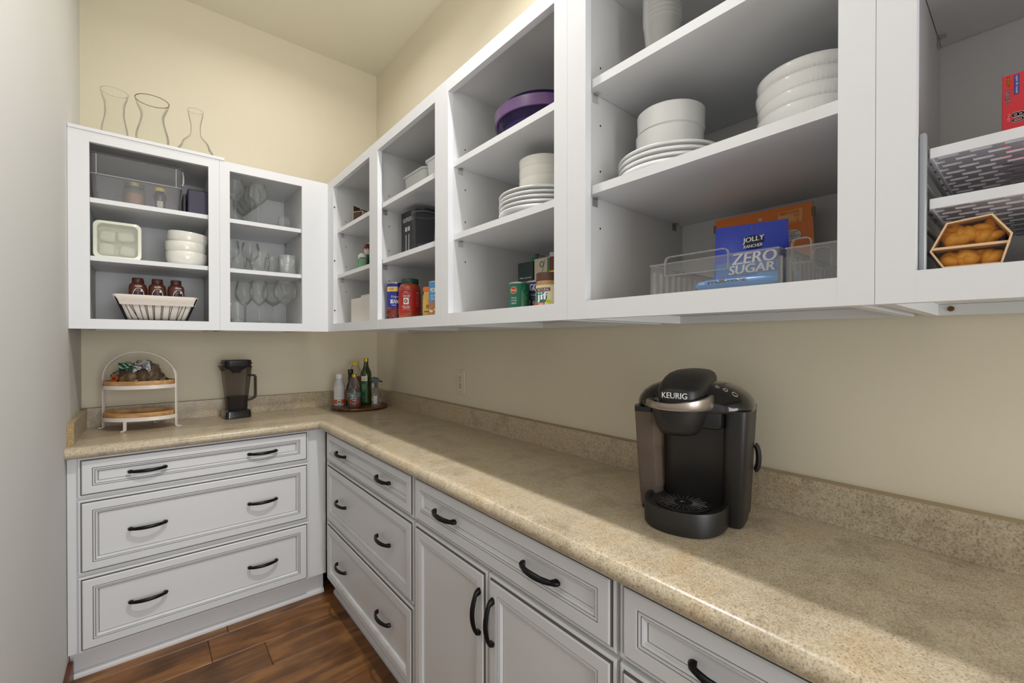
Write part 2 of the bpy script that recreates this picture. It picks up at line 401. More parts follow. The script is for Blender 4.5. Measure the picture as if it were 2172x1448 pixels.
def base_case(mp, s0, s1, dface, parent, body_s0=None, body_s1=None, end_shoe=0.0):
    """box, face frame, toe kick and shoe moulding in one fixed body"""
    a = body_s0 if body_s0 is not None else s0; b = body_s1 if body_s1 is not None else s1
    fr = dface - 0.0205
    bm = newbm()
    mbox(mp, a, b, 0.02, fr, 0.115, 0.871, bm)
    obj('carcass', bm, PAINT, parent)
    bm = newbm(); mbox(mp, a, b, 0.02, dface - 0.070, 0.0, 0.115, bm); obj('toe_kick', bm, PAINT, parent)
    # quarter-round shoe
    bm = newbm(); f0 = dface - 0.070; r = 0.018
    prof = [(f0, 0.0), (f0 + r, 0.0)] + [(f0 + r * math.cos(t), 0.004 + r * math.sin(t)) for t in (0.3, 0.7, 1.1, 1.45)] + [(f0, 0.004 + r)]
    loft(bm, [[mp(a, d, z) for d, z in prof], [mp(b, d, z) for d, z in prof]])
    obj('shoe_moulding', bm, PAINT, parent)
# back run drawer base
c = thing('drawer_cabinet', 'wide white three-drawer base cabinet along the back wall under the tiered stand', 'cabinet', group='base cabinets')
base_case(mapB, -1.393, -0.563, DB_, c, -L + 0.002, -0.4765)
for z0, z1, hz in ((0.7165, 0.8695, 0.793), (0.419, 0.7055, 0.5615), (0.117, 0.4075, 0.2645)):
    d = front_panel(mapB, -1.393, -0.563, z0, z1, DB_, 'drawer', c)
    for hx in (-1.185, -0.768): handle(mapB, hx, hz, DB_, d)
# right run unit 1
c = thing('drawer_cabinet', 'white three-drawer base cabinet on the right run, nearest the inner corner', 'cabinet', group='base cabinets')
base_case(mapR, -1.4985, -0.556, DR, c, -1.4985, -0.5)
for z0, z1, hz in ((0.7165, 0.8695, 0.793), (0.419, 0.7055, 0.5615), (0.117, 0.4075, 0.2645)):
    d = front_panel(mapR, -1.4945, -0.556, z0, z1, DR, 'drawer', c)
    for hy in (-0.790, -1.262): handle(mapR, hy, hz, DR, d)
# right run unit 2: drawer over two doors
c = thing('door_cabinet', 'white base cabinet with one wide drawer over two doors, middle of the right run', 'cabinet', group='base cabinets')
base_case(mapR, -2.3355, -1.4995, DR, c)
d = front_panel(mapR, -2.3325, -1.5035, 0.7165, 0.8695, DR, 'drawer', c)
for hy in (-1.7105, -2.1255): handle(mapR, hy, 0.793, DR, d)
d = front_panel(mapR, -1.9155, -1.5035, 0.117, 0.7055, DR, 'door', c); handle(mapR, -1.888, 0.590, DR, d, True)
d = front_panel(mapR, -2.3325, -1.9205, 0.117, 0.7055, DR, 'door', c); handle(mapR, -1.948, 0.590, DR, d, True)
# right run unit 3 (partly in view)
c = thing('door_cabinet', 'white base cabinet cut off by the bottom right corner of the photo', 'cabinet', group='base cabinets')
base_case(mapR, -3.20, -2.3365, DR, c)
d = front_panel(mapR, -3.170, -2.3405, 0.7165, 0.8695, DR, 'drawer', c)
for hy in (-2.5475, -2.9625): handle(mapR, hy, 0.793, DR, d)
d = front_panel(mapR, -2.7525, -2.3405, 0.117, 0.7055, DR, 'door', c); handle(mapR, -2.725, 0.590, DR, d, True)
d = front_panel(mapR, -3.170, -2.7575, 0.117, 0.7055, DR, 'door', c); handle(mapR, -2.785, 0.590, DR, d, True)

# ================================================================== WORKTOP
top = thing('worktop', 'L-shaped speckled tan laminate worktop with rolled front edge and low backsplash', 'worktop')
NOSE = [(0.0, 0.9145), (0.40, 0.9145), (0.470, 0.9145), (0.488, 0.9158), (0.498, 0.9162), (0.506, 0.9150), (0.513, 0.9115), (0.519, 0.9055),
        (0.5225, 0.898), (0.5235, 0.890), (0.5215, 0.882), (0.516, 0.876), (0.508, 0.8728), (0.498, 0.8722), (0.0, 0.8722)]
bm = newbm()
YE = -3.3; OFF = 0.013
A = ring(bm, [(-d, YE, z) for d, z in NOSE]); B = ring(bm, [(-d, -(d + OFF) if d > 0 else 0.0, z) for d, z in NOSE])
Cc = ring(bm, [(-L + 0.0005, -(d + OFF) if d > 0 else 0.0, z) for d, z in NOSE])
bridge(bm, A, B, 0, False); bridge(bm, B, Cc, 0, False)
for r_ in (A, Cc): bm.faces.new(r_)
obj('slab', bm, LAM, top, smooth=True, angle=40)
SZ0, SZ1, ST = 0.9148, 1.004, 0.020
def splash(x0, x1, y0, y1, name='backsplash'):
    bm = newbm(); box(bm, x0, x1, y0, y1, SZ0, SZ1)
    for f in bm.faces:
        if f.calc_center_median().z > SZ1 - 1e-4: f.material_index = 1
        if abs(f.calc_center_median().y + 0.4685) < 1e-3: f.material_index = 2
    return obj(name, bm, [LAM, LAMEDGE, CHIP], top)
splash(-ST, 0.0105, YE, 0.018)
splash(-L + 0.0205, -ST - 0.0005, -ST + 0.005, 0.018)
splash(-L + 0.0005, -L + 0.020, -0.4685, 0.018)

# ================================================================== WALL CABINETS
UZ0, UZ1, OZ0, OZ1 = 1.370, 2.164, 1.410, 2.123
S1, S2, STK = 1.905, 1.668, 0.019
DU, DV = 0.4385, 0.4086
def wall_case(mp, s0, s1, depth, parts, stiles, parent, shelves, f0=None, f1=None, top_z=2.135, holes=()):
    """parts: list of (inner s0, inner s1) bays; stiles: list of (s0, s1) uprights of the face frame"""
    fr0 = depth - 0.019
    bm = newbm()
    a, b = parts[0][0], parts[-1][1]
    lo, hi = min(a, b), max(a, b)
    t = 0.0155
    mbox(mp, lo - t, lo, 0.0, fr0, UZ0, UZ1, bm); mbox(mp, hi, hi + t, 0.0, fr0, UZ0, UZ1, bm)
    for p, q in zip(parts, parts[1:]):
        e = sorted((p[1], q[0])); mbox(mp, e[0], e[1], 0.004, fr0, UZ0, top_z, bm)
    mbox(mp, lo, hi, 0.0, fr0, top_z, top_z + 0.016, bm)                 # top
    mbox(mp, lo, hi, 0.0, fr0, OZ0 - 0.019, OZ0 - 0.001, bm)             # bottom
    mbox(mp, lo, hi, 0.0, 0.004, OZ0 - 0.001, top_z, bm)                 # back
    mbox(mp, lo, hi, 0.0, 0.016, UZ0, OZ0 - 0.0195, bm)                  # hanging rail
    obj('case', bm, INSIDE, parent)
    bm = newbm()
    zz0, zz1 = UZ0, UZ1
    for e in stiles: mbox(mp, e[0], e[1], fr0, depth, zz0, zz1, bm)
    ee = sorted(stiles)
    for p, q in zip(ee, ee[1:]):
        mbox(mp, p[1], q[0], fr0, depth - 0.0002, zz0, OZ0, bm); mbox(mp, p[1], q[0], fr0, depth - 0.0002, OZ1, zz1, bm)
    obj('face_frame', bm, WHITE, parent)
    for p in parts:
        e = sorted(p)
        for zt in shelves:
            obj('shelf', mbox(mp, e[0] + 0.001, e[1] - 0.001, 0.006, fr0 - 0.003, zt - STK, zt), WHITE, parent)
            for dd in (0.05, fr0 - 0.028):
                for sgn, ss in ((1, e[0]), (-1, e[1])):
                    q = mbox(mp, ss, ss + sgn * 0.003, dd - 0.009, dd + 0.009, zt - STK - 0.020, zt - STK - 0.001)
                    mbox(mp, ss, ss + sgn * 0.012, dd - 0.006, dd + 0.006, zt - STK - 0.004, zt - STK - 0.0008, q)
                    obj('shelf_clip', q, CLIP, parent)
    if holes:
        me = None
        for p in parts:
            for sgn, ss in ((1, min(p)), (-1, max(p))):
                for z in holes:
                    if me is None:
                        me = mesh_of(bx(-0.0022, 0.0022, -0.0022, 0.0022, -0.0022, 0.0022, bevel=0.0009)); me.materials.append(HOLE)
                    o = obj('peg_hole', me, HOLE, parent); o.location = mp(ss - sgn * 0.0014, depth - 0.066, z)
HZ = (1.582, 1.714, 1.820, 1.953)
wt = 'open-fronted white wall cabinet '
c = thing('wall_cabinet', wt + 'on the right wall at the inner corner, two narrow bays', 'wall cabinet', group='open wall cabinets')
wall_case(mapR, 0, 0, DU, [(-0.497, -1.024), (-1.040, -1.553)], [(-0.497, -DV - 0.0003), (-1.073, -0.985), (-1.596, -1.553)], c, (S1, S2), holes=HZ)
for z in (1.48, 1.74, 2.02):
    o = obj('screw', bx(-0.003, 0.003, -0.003, 0.003, -0.003, 0.003, bevel=0.0012), HOLE, c); o.location = (-0.432, -0.4968 - 0.0012, z)
c = thing('wall_cabinet', wt + 'holding the purple tub above plates and cans', 'wall cabinet', group='open wall cabinets')
wall_case(mapR, 0, 0, DU, [(-1.636, -2.114)], [(-1.636, -1.5965), (-2.156, -2.114)], c, (S1, S2), holes=HZ)
c = thing('wall_cabinet', wt + 'holding the ribbed bowls above the clear bin of snacks', 'wall cabinet', group='open wall cabinets')
wall_case(mapR, 0, 0, DU, [(-2.199, -2.676)], [(-2.2105, -2.1565), (-2.710, -2.669)], c, (S1, S2), holes=HZ)
o = obj('screw', lathe([(0, -0.001), (0.005, -0.001), (0.005, 0.002), (0.0025, 0.002), (0.002, 0.001), (0, 0.001)], 12), BRASS, c); o.rotation_euler = (0, -PI / 2, 0); o.location = (-0.017, -2.190, 1.380)
c = thing('wall_cabinet', wt + 'at the right edge holding fruit cups and red box', 'wall cabinet', group='open wall cabinets')
wall_case(mapR, 0, 0, DU, [(-2.728, -3.30)], [(-2.750, -2.7105), (-3.36, -3.28)], c, (S1,), holes=HZ)
o = obj('screw', lathe([(0, -0.001), (0.005, -0.001), (0.005, 0.002), (0.0025, 0.002), (0.002, 0.001), (0, 0.001)], 12), BRASS, c); o.rotation_euler = (0, -PI / 2, 0); o.location = (-0.017, -2.745, 1.382)
c = thing('wall_cabinet', wt + 'beside the left wall, holding the basket of bottles', 'wall cabinet', group='open wall cabinets')
wall_case(mapB, 0, 0, DV, [(-1.373, -0.955)], [(-L + 0.0008, -1.362), (-0.967, -0.9248)], c, (S1, S2), holes=HZ)
obj('top_board', bx(-L + 0.001, -0.905, -DV - 0.003, 0.017, UZ1 + 0.0005, UZ1 + 0.0145, bevel=0.001), WHITE, c)
c = thing('wall_cabinet', wt + 'on the back wall holding the drinking glasses', 'wall cabinet', group='open wall cabinets')
wall_case(mapB, 0, 0, DV, [(-0.894, -0.564)], [(-0.9242, -0.884), (-0.5675, -DU)], c, (S1, S2), holes=HZ)

# ================================================================== WALL OUTLET
c = thing('wall_outlet', 'cream duplex power outlet plate on the right wall above the backsplash', 'outlet', (0.012, -1.025, 1.116))
obj('cover_plate', bx(-0.007, 0, -0.038, 0.038, -0.060, 0.060, bevel=0.003), flat('outlet_cream', 222, 214, 190, 0.4), c)
fc = obj('receptacle_face', bx(-0.0085, -0.006, -0.017, 0.017, -0.034, 0.034, bevel=0.001), flat('outlet_face', 216, 208, 184, 0.35), c)
for zc in (-0.018, 0.018):
    for yy, h in ((-0.006, 0.0045), (0.006, 0.0045)):
        obj('slot', bx(-0.0092, -0.0083, yy - 0.0009, yy + 0.0009, zc - h + 0.004, zc + h + 0.004), HOLE, fc)
    obj('slot', bx(-0.0092, -0.0083, -0.0022, 0.0022, zc - 0.011, zc - 0.0065), HOLE, fc)
for zc in (-0.048, 0.048): obj('screw', bx(-0.0082, -0.006, -0.003, 0.003, zc - 0.003, zc + 0.003, bevel=0.001), LAMEDGE, c)

# ================================================================== DISHES (lathe shapes, profile outside then inside)
def bowl_prof(r, h, foot=0.55, th=0.0035, curve=0.35):
    out = [(0, 0.002), (r * foot * 0.8, 0.002), (r * foot * 0.86, 0), (r * foot, 0)]
    for i in range(1, 9):
        t = i / 8; out.append((r * foot + (r - r * foot) * math.sin(t * PI / 2) ** (curve), h * (0.03 + 0.97 * t)))
    inn = [(r - th, h), (r - th * 1.3, h * 0.6), (r * foot, h * 0.16), (0, h * 0.12)]
    return out + [(r - th * 0.4, h + 0.001)] + inn
def straight_bowl(r, h, th=0.004):
    return [(0, 0.003), (r * 0.72, 0.003), (r * 0.76, 0), (r * 0.82, 0.0015), (r * 0.90, 0.008), (r * 0.935, 0.0125), (r * 0.985, 0.0150), (r, h - 0.002), (r - th * 0.5, h), (r - th, h - 0.002), (r * 0.92, 0.014), (r * 0.8, 0.009), (0, 0.008)]
def stack_one(name, cat, prof_me, m, x, y, z, label, group=None, rotz=0):
    o = obj(name, prof_me, m); o.location = (x, y, z)
    if rotz: o.rotation_euler = (0, 0, rotz)
    return tag(o, label, cat, group)
NTH = ['bottom', 'second from the bottom', 'third from the bottom', 'fourth from the bottom']
def order(i, n):
    return 'topmost' if i == n - 1 else ('bottom one' if i == 0 else ('second from the bottom' if i == 1 else ('third from the bottom' if i == 2 else 'fourth from the bottom')))
def plate_prof(r, h=0.019):
    return [(0, 0.0025), (r * 0.60, 0.0025), (r * 0.62, 0), (r * 0.66, 0), (r * 0.70, 0.004), (r * 0.90, h - 0.006), (r * 0.985, h - 0.0045), (r, h - 0.002), (r * 0.995, h), (r * 0.97, h + 0.0005), (r * 0.9, h - 0.002), (r * 0.68, 0.0065), (0, 0.0055)]
E1 = 0.0006
# -- middle cabinet: plates and ridged bowls
pm = mesh_of(lathe(plate_prof(0.130), 64), True, angle=30); pm.materials.append(CERAM)
z = S2 + E1
for i in range(5):
    stack_one('dinner_plate', 'plate', pm, CERAM, -0.285 + 0.001 * (i % 2), -1.915, z, 'white dinner plate under the narrow ridged bowls, %s of five' % order(i, 5), 'plates under the ridged bowls'); z += 0.0125
z += 0.008
def ridged(r, h):
    p = [(0, 0.002), (r * 0.60, 0.002), (r * 0.64, 0), (r * 0.72, 0)]
    p += [(r * 0.86, 0.006), (r * 0.935, 0.009), (r * 0.965, 0.013), (r * 0.945, 0.0155), (r * 0.975, 0.018), (r * 0.985, 0.0215), (r * 0.965, 0.024), (r * 0.99, 0.027), (r, h)]
    return p + [(r - 0.002, h + 0.001), (r - 0.004, h), (r * 0.88, 0.015), (0, 0.008)]
rm = mesh_of(lathe(ridged(0.072, 0.048), 48), True, angle=30); rm.materials.append(CERAMC)
for i in range(3):
    stack_one('cereal_bowl', 'bowl', rm, CERAMC, -0.282, -1.915, z, 'off-white ridged bowl on the five plates, %s of three' % order(i, 3), 'ridged bowls'); z += 0.029
# -- wide cabinet, left: plates and plain bowls
pm2 = mesh_of(lathe(plate_prof(0.112, 0.018), 64), True, angle=30); pm2.materials.append(CERAM)
z = S2 + E1
for i in range(4):
    stack_one('side_plate', 'plate', pm2, CERAM, -0.285 + 0.001 * (i % 2), -2.323, z, 'white plate under the two plain white bowls, %s of four' % order(i, 4), 'plates under the plain bowls'); z += 0.0115
z += 0.005
bmesh2 = mesh_of(lathe(straight_bowl(0.072, 0.058), 56), True, angle=30); bmesh2.materials.append(CERAM)
stack_one('deep_bowl', 'bowl', bmesh2, CERAM, -0.283, -2.321, z, 'lower of two plain straight-sided white bowls on the plates', 'plain straight-sided bowls')
stack_one('deep_bowl', 'bowl', bmesh2, CERAM, -0.283, -2.324, z + 0.0455, 'upper of two plain straight-sided white bowls on the plates', 'plain straight-sided bowls')
# -- wide cabinet, right: ribbed bowls
def ribbed_bowl(r, h, n=72):
    bm = newbm(); rings = []
    prof = [(0.50, 0.001, 0), (0.62, 0, 0), (0.72, 0.003, 0), (0.84, 0.012, 0), (0.905, 0.022, 0.2), (0.925, 0.0275, 1), (0.945, 0.0325, 1), (0.955, 0.0355, .4), (0.968, 0.038, 0), (0.99, 0.046, 0), (1.0, h, 0), (0.985, h + 0.0015, 0), (0.955, h, 0), (0.88, 0.03, 0), (0.7, 0.012, 0), (0.3, 0.008, 0)]
    for q, z, a in prof:
        pts = []
        for i in range(n * 4):
            t = 2 * PI * i / (n * 4); rr = r * q * (1 + 0.0085 * a * math.cos(n * t)); pts.append((rr * math.cos(t), rr * math.sin(t), z))
        rings.append(pts)
    return loft(bm, rings)
rb = mesh_of(ribbed_bowl(0.082, 0.052), True, angle=50); rb.materials.append(CERAM)
z = S2 + E1
for i in range(4):
    stack_one('pasta_bowl', 'bowl', rb, CERAM, -0.268 + (0, .001, -.001, .001)[i], -2.585 + (0, -.001, .0015, 0)[i], z, 'white rib-banded bowl, %s, four-bowl stack' % order(i, 4).replace(' one', ''), 'ribbed bowls'); z += 0.0235
# -- nested plastic cups on the upper shelf
cupme = mesh_of(lathe([(0, 0.0015), (0.0255, 0.0015), (0.0275, 0.0), (0.0295, 0.012), (0.0395, 0.115), (0.0405, 0.118), (0.0415, 0.119)], 36), True); cupme.materials.append(FROST)
for i in range(8):
    stack_one('plastic_cup', 'cup', cupme, FROST, -0.300, -2.313, S1 + E1 + 0.0095 * i, 'clear plastic cup of the nested stack, top shelf, %s' % ('topmost' if i == 7 else 'bottom one' if i == 0 else ('second', 'third', 'fourth', 'fifth', 'sixth', 'seventh')[i - 1] + ' from the bottom'), 'nested plastic cups')
# -- purple tub with lid
c = thing('round_tub', 'round purple clear plastic tub with purple rim and snap lid on the top shelf', 'tub', (-0.272, -1.896, S1 + E1), group=None)
obj('bowl', lathe([(0, 0.002), (0.098, 0.002), (0.104, 0.0), (0.122, 0.012), (0.130, 0.040), (0.133, 0.056)], 56), PURPLE, c, smooth=True)
obj('rim', lathe([(0.1335, 0.052), (0.1395, 0.052), (0.1400, 0.0575), (0.1405, 0.082), (0.1375, 0.0835), (0.133, 0.080), (0.1325, 0.057), (0.1335, 0.052)], 56), PURPLEB, c, smooth=True)
obj('lid', lathe([(0.136, 0.0825), (0.131, 0.0835), (0.127, 0.086), (0.119, 0.102), (0.113, 0.1045), (0.02, 0.106), (0, 0.106)], 56), PURPLE, c, smooth=True)
o = obj('paper_filling', lathe([(0, 0.0055), (0.095, 0.0055), (0.112, 0.013), (0.120, 0.030), (0.118, 0.033), (0.05, 0.035), (0, 0.035)], 40), mat('white_crumpled_paper', rgb(226, 222, 236), 0.8, bump=(70, 1.0)), c, smooth=True)

# ================================================================== CANS, JARS, CARTONS
def can(name, label, cat, x, y, z, r, h, body, face, group=None):
    """tin can: body with rolled rims; face = angle of the label front"""
    c = thing(name, label, cat, (x, y, z), face, group)
    obj('can_body', lathe([(0, 0.001), (r * 0.94, 0.001), (r * 0.96, 0), (r, 0.001), (r, 0.0035), (r * 0.985, 0.004), (r * 0.985, h - 0.004), (r, h - 0.0035), (r, h - 0.0005), (r * 0.97, h), (r * 0.94, h - 0.003), (0, h - 0.003)], 40), TINM, c, smooth=True)
    obj('label', lathe([(r * 0.992, 0.0045), (r * 0.994, 0.005), (r * 0.994, h - 0.005), (r * 0.992, h - 0.0045)], 40), body, c, smooth=True)
    return c
Z1 = OZ0 + E1
def camface(x, y): return math.atan2(-2.8466 - y, -1.1787 - x)
def beans(parent, r, a0, a1, z0, z1, m, n=34, s=0.0042, seed=1):
    """printed beans, slightly raised, spread over a curved label"""
    rnd = random.Random(seed); bm = newbm()
    for i in range(n):
        a = rnd.uniform(a0, a1); z = rnd.uniform(z0, z1); q = rnd.uniform(0, PI); pts = []
        for k in range(10):
            t = 2 * PI * k / 10; u = s * 1.5 * math.cos(t); v = s * 0.9 * math.sin(t)
            x, y = u * math.cos(q) - v * math.sin(q), u * math.sin(q) + v * math.cos(q)
            pts.append((x, y))
        rr = r + 0.0003 + 0.00005 * i
        bm.faces.new([bm.verts.new((rr * math.cos(a + x / r), rr * math.sin(a + x / r), z + y)) for x, y in pts])
    o = obj('bean_print', bm, m, parent, recalc=False)
    return o
# kidney bean can (blue)
x, y = -0.370, -1.096; fa = camface(x, y)
c = can('food_can', 'tall blue can of beans on the bottom shelf, left of the red sauce jar', 'can', x, y, Z1, 0.035, 0.156, flat('can_blue', 28, 42, 140), fa)
R = 0.035
letters('Original', 0.036, 0.012, on_cyl(R, 0.095, 0.0), c, INK_W)
letters('BEANS', 0.040, 0.017, on_cyl(R, 0.076, -0.02), c, INK_W, bold=0.0004)
letters('in Sauce', 0.020, 0.005, on_cyl(R, 0.061, -0.15), c, INK_W)
obj('banner', cylpatch(R + 0.0002, 0.118, 0.138, -1.2, 0.3), flat('banner_yellow', 240, 200, 92), c)
letters('RECIPE', 0.022, 0.010, on_cyl(R + 0.0005, 0.128, -0.5), c, flat('can_blue', 28, 42, 140))
beans(c, R, -1.2, 0.95, 0.006, 0.050, flat('kidney_red', 116, 42, 34), 60, 0.0055, 3)
beans(c, R + 0.0004, -1.1, 0.9, 0.006, 0.050, flat('kidney_light', 158, 78, 60), 22, 0.0040, 5)
obj('price_tag', cylpatch(R + 0.002, 0.022, 0.046, 0.35, 0.65), flat('tag_cream', 236, 222, 180), c)
# pasta sauce jar
x, y = -0.345, -1.180; fa = camface(x, y)
c = thing('sauce_jar', 'glass jar of red pasta sauce with green lid on the bottom shelf', 'jar', (x, y, Z1), fa)
r = 0.0445
obj('jar_body', lathe([(0, 0.002), (r * 0.85, 0.002), (r * 0.95, 0), (r, 0.005), (r, 0.118), (r * 0.97, 0.130), (r * 0.86, 0.141), (r * 0.74, 0.146), (r * 0.74, 0.152), (0, 0.152)], 44), mat('tomato_sauce', rgb(168, 66, 28), 0.12, coat=0.6, noise=(60, 0.25)), c, smooth=True)
obj('lid', lathe([(0, 0.166), (r * 0.70, 0.166), (r * 0.78, 0.1655), (r * 0.82, 0.163), (r * 0.83, 0.150), (r * 0.81, 0.1475), (r * 0.74, 0.1475)], 44), flat('lid_green', 18, 72, 58, 0.35), c, smooth=True)
obj('label', cylpatch(r + 0.0006, 0.026, 0.118, -1.45, 1.45, 30), flat('label_red', 176, 30, 24), c, smooth=True)
letters('TOMATO', 0.016, 0.0035, on_cyl(r + 0.001, 0.110, -0.35), c, INK_W)
letters('Tomato Basil', 0.032, 0.011, on_cyl(r + 0.001, 0.094, -0.32), c, INK_W, shear=0.3)
letters('Marinara Sauce', 0.034, 0.008, on_cyl(r + 0.001, 0.051, -0.32), c, INK_W, shear=0.3)
letters('NET WT 25 OZ (709g)', 0.036, 0.004, on_cyl(r + 0.001, 0.036, -0.3), c, flat('pale_orange_ink', 244, 170, 130))
for zz in (0.104, 0.0445, 0.0415): obj('rule_line', cylpatch(r + 0.0010, zz, zz + 0.0008, -0.62, 0.0), INK_W, c)
obj('picture', cylpatch(r + 0.0009, 0.059, 0.085, -0.58, -0.08), INK_W, c)
bm = newbm(); f_ = on_cyl(r + 0.0013, 0.072, -0.35)
flatshape(f_, [(0.0078 * math.cos(t * PI / 8), 0.008 * math.sin(t * PI / 8)) for t in range(16)], bm); obj('tomato_print', bm, flat('print_tomato', 150, 60, 44), c)
for i in range(7): letters('Nutrition Facts' if i == 0 else 'sauce serving size ab', 0.020, 0.0045 if i == 0 else 0.003, on_cyl(r + 0.001, 0.108 - i * 0.009, 0.78), c, INK_W)
# yellow cheese/dressing jar with orange lid
x, y = -0.325, -1.312; fa = camface(x, y)
c = thing('spread_jar', 'small yellow jar with orange lid on the bottom shelf', 'jar', (x, y, Z1), fa)
r = 0.027
obj('jar_body', lathe([(0, 0), (r * 0.95, 0), (r, 0.004), (r, 0.088), (r * 0.86, 0.098), (r * 0.82, 0.106), (0, 0.106)], 36), mat('mustard_yellow', rgb(226, 178, 74), 0.25, coat=0.4), c, smooth=True)
obj('lid', lathe([(0, 0.122), (r * 0.9, 0.122), (r * 0.97, 0.119), (r * 0.97, 0.105), (r * 0.85, 0.1045)], 36), flat('lid_orange', 238, 128, 30), c, smooth=True)
obj('label', cylpatch(r + 0.0005, 0.018, 0.075, -1.5, 1.5, 24), flat('label_butter', 232, 180, 84), c)
letters('STATE', 0.030, 0.013, on_cyl(r + 0.001, 0.044, 0.05), c, INK_K, bold=0.0006)
letters('FARM', 0.014, 0.005, on_cyl(r + 0.001, 0.063, 0.0), c, flat('olive_ink', 110, 110, 30))
obj('stripe', cylpatch(r + 0.0009, 0.022, 0.027, -0.9, 0.9), flat('leaf_green', 76, 120, 50), c)
# blue carton-can at the stile
x, y = -0.345, -1.409; fa = camface(x, y)
c = can('food_can', 'light blue can of creamed food behind the cabinet stile, right of the yellow jar', 'can', x, y, Z1, 0.033, 0.132, flat('sky_blue', 84, 150, 208), fa)
R = 0.033
letters('MORE', 0.034, 0.017, on_cyl(R, 0.098, -0.45), c, INK_W, bold=0.0005)
letters('FAT FREE', 0.028, 0.009, on_cyl(R, 0.077, -0.45), c, INK_W)
letters('SODIUM', 0.028, 0.007, on_cyl(R, 0.066, -0.45), c, INK_W)
obj('picture', cylpatch(R + 0.0003, 0.006, 0.054, -1.4, 1.2), flat('food_photo_brown', 176, 120, 76), c)
beans(c, R + 0.0006, -1.2, 0.8, 0.012, 0.05, flat('noodle', 232, 208, 170), 14, 0.004, 9)
# green vegetable can
x, y = -0.336, -1.868; fa = camface(x, y)
c = can('food_can', 'short dark green can of green beans in the middle cabinet', 'can', x, y, Z1, 0.0300, 0.082, flat('can_green', 14, 104, 82), fa)
R = 0.030
bm = newbm(); flatshape(on_cyl(R + 0.0002, 0.058, -0.62), [(0.0115 * math.cos(t * PI / 9), 0.0105 * math.sin(t * PI / 9)) for t in range(18)], bm); obj('emblem_border', bm, flat('emblem_gold', 240, 196, 110), c)
bm = newbm(); flatshape(on_cyl(R + 0.0004, 0.058, -0.62), [(0.010 * math.cos(t * PI / 9), 0.009 * math.sin(t * PI / 9)) for t in range(18)], bm); obj('emblem', bm, flat('emblem_red', 196, 56, 40), c)
letters('Monte', 0.015, 0.006, on_cyl(R + 0.0007, 0.058, -0.62), c, INK_W, shear=0.2)
letters('Fresh Cut', 0.018, 0.005, on_cyl(R + 0.0003, 0.036, -0.55), c, INK_W, shear=0.3)
letters('CUT GREEN', 0.018, 0.004, on_cyl(R + 0.0003, 0.028, -0.55), c, INK_W)
letters('BEANS', 0.016, 0.005, on_cyl(R + 0.0003, 0.020, -0.55), c, INK_W)
bm = newbm()
for k in range(4):
    x0 = -0.004 + 0.004 * k; flatshape(on_cyl(R + 0.0003, 0.006, 0.45), [(x0 - 0.004 + k * 0.001, 0), (x0, 0), (x0 + 0.0005 + k * 0.0006, 0.052 - k * 0.006), (x0 - 0.0015 + k * 0.0006, 0.052 - k * 0.006)], bm)
obj('green_bean_print', bm, flat('bean_green', 120, 176, 128), c)
bm = newbm()
for (px, py, q) in ((0.010, 0.045, 0.9), (0.010, 0.030, 0.2), (0.002, 0.058, 1.6)):
    flatshape(on_cyl(R + 0.00035, 0.006, 0.45), [(px + 0.009 * math.cos(q) * u - 0.004 * math.sin(q) * v, py + 0.009 * math.sin(q) * u + 0.004 * math.cos(q) * v) for u, v in ((-1, 0), (-.4, 1), (.4, .9), (1, 0), (.4, -.9), (-.4, -1))], bm)
obj('leaf_print', bm, flat('leaf_dark', 36, 140, 104), c)
# chickpea can
x, y = -0.268, -1.868; fa = camface(x, y)
c = can('food_can', 'blue and white can of chick peas between the green can and the peanut butter', 'can', x, y, Z1, 0.0290, 0.092, flat('can_navy', 36, 44, 124), fa)
R = 0.029
letters('GOYA', 0.046, 0.020, on_cyl(R + 0.0002, 0.071, 0.10), c, INK_W, bold=0.0012)
obj('band', cylpatch(R + 0.0002, 0.036, 0.056, -1.4, 1.4), flat('dark_green_band', 22, 50, 40), c)
letters('Chick Peas', 0.032, 0.008, on_cyl(R + 0.0005, 0.049, -0.05), c, INK_W)
letters('Garbanzos', 0.030, 0.007, on_cyl(R + 0.0005, 0.039, -0.05), c, flat('pale_blue_ink', 150, 170, 230))
beans(c, R + 0.0004, -1.2, 1.2, 0.006, 0.030, flat('chickpea', 214, 184, 120), 34, 0.0042, 11)
# peanut butter jar
x, y = -0.352, -2.008; fa = camface(x, y)
c = thing('peanut_butter_jar', 'peanut butter jar with brown lid and cream label on the bottom shelf', 'jar', (x, y, Z1), fa)
r = 0.0345
obj('jar_body', lathe([(0, 0), (r * 0.94, 0), (r, 0.004), (r, 0.060), (r * 0.97, 0.066), (r * 0.93, 0.070), (0, 0.070)], 40), mat('peanut_butter', rgb(186, 138, 84), 0.2, coat=0.5), c, smooth=True)
obj('lid', lathe([(0, 0.0915), (r * 0.94, 0.0915), (r * 0.97, 0.090), (r * 0.98, 0.0715), (r * 0.95, 0.0705)], 48), flat('lid_brown', 92, 58, 44), c, smooth=True)
obj('label', cylpatch(r + 0.0004, 0.003, 0.058, -1.5, 1.5, 30), flat('label_cream', 222, 208, 170), c, smooth=True)
obj('ribbon', cylpatch(r + 0.0007, 0.041, 0.050, -1.3, 0.12), flat('ribbon_brown', 70, 40, 30), c)
letters('NATURAL', 0.036, 0.006, on_cyl(r + 0.0010, 0.0455, -0.45), c, INK_W)
obj('letter_panel', cylpatch(r + 0.0006, 0.012, 0.040, -1.3, -0.12), flat('panel_green', 20, 104, 100), c)
letters('jif', 0.030, 0.027, on_cyl(r + 0.0010, 0.026, -0.52), c, INK_W, bold=0.0012)
obj('red_strip', cylpatch(r + 0.0010, 0.004, 0.0115, -1.3, -0.30), flat('strip_red', 186, 40, 36), c)
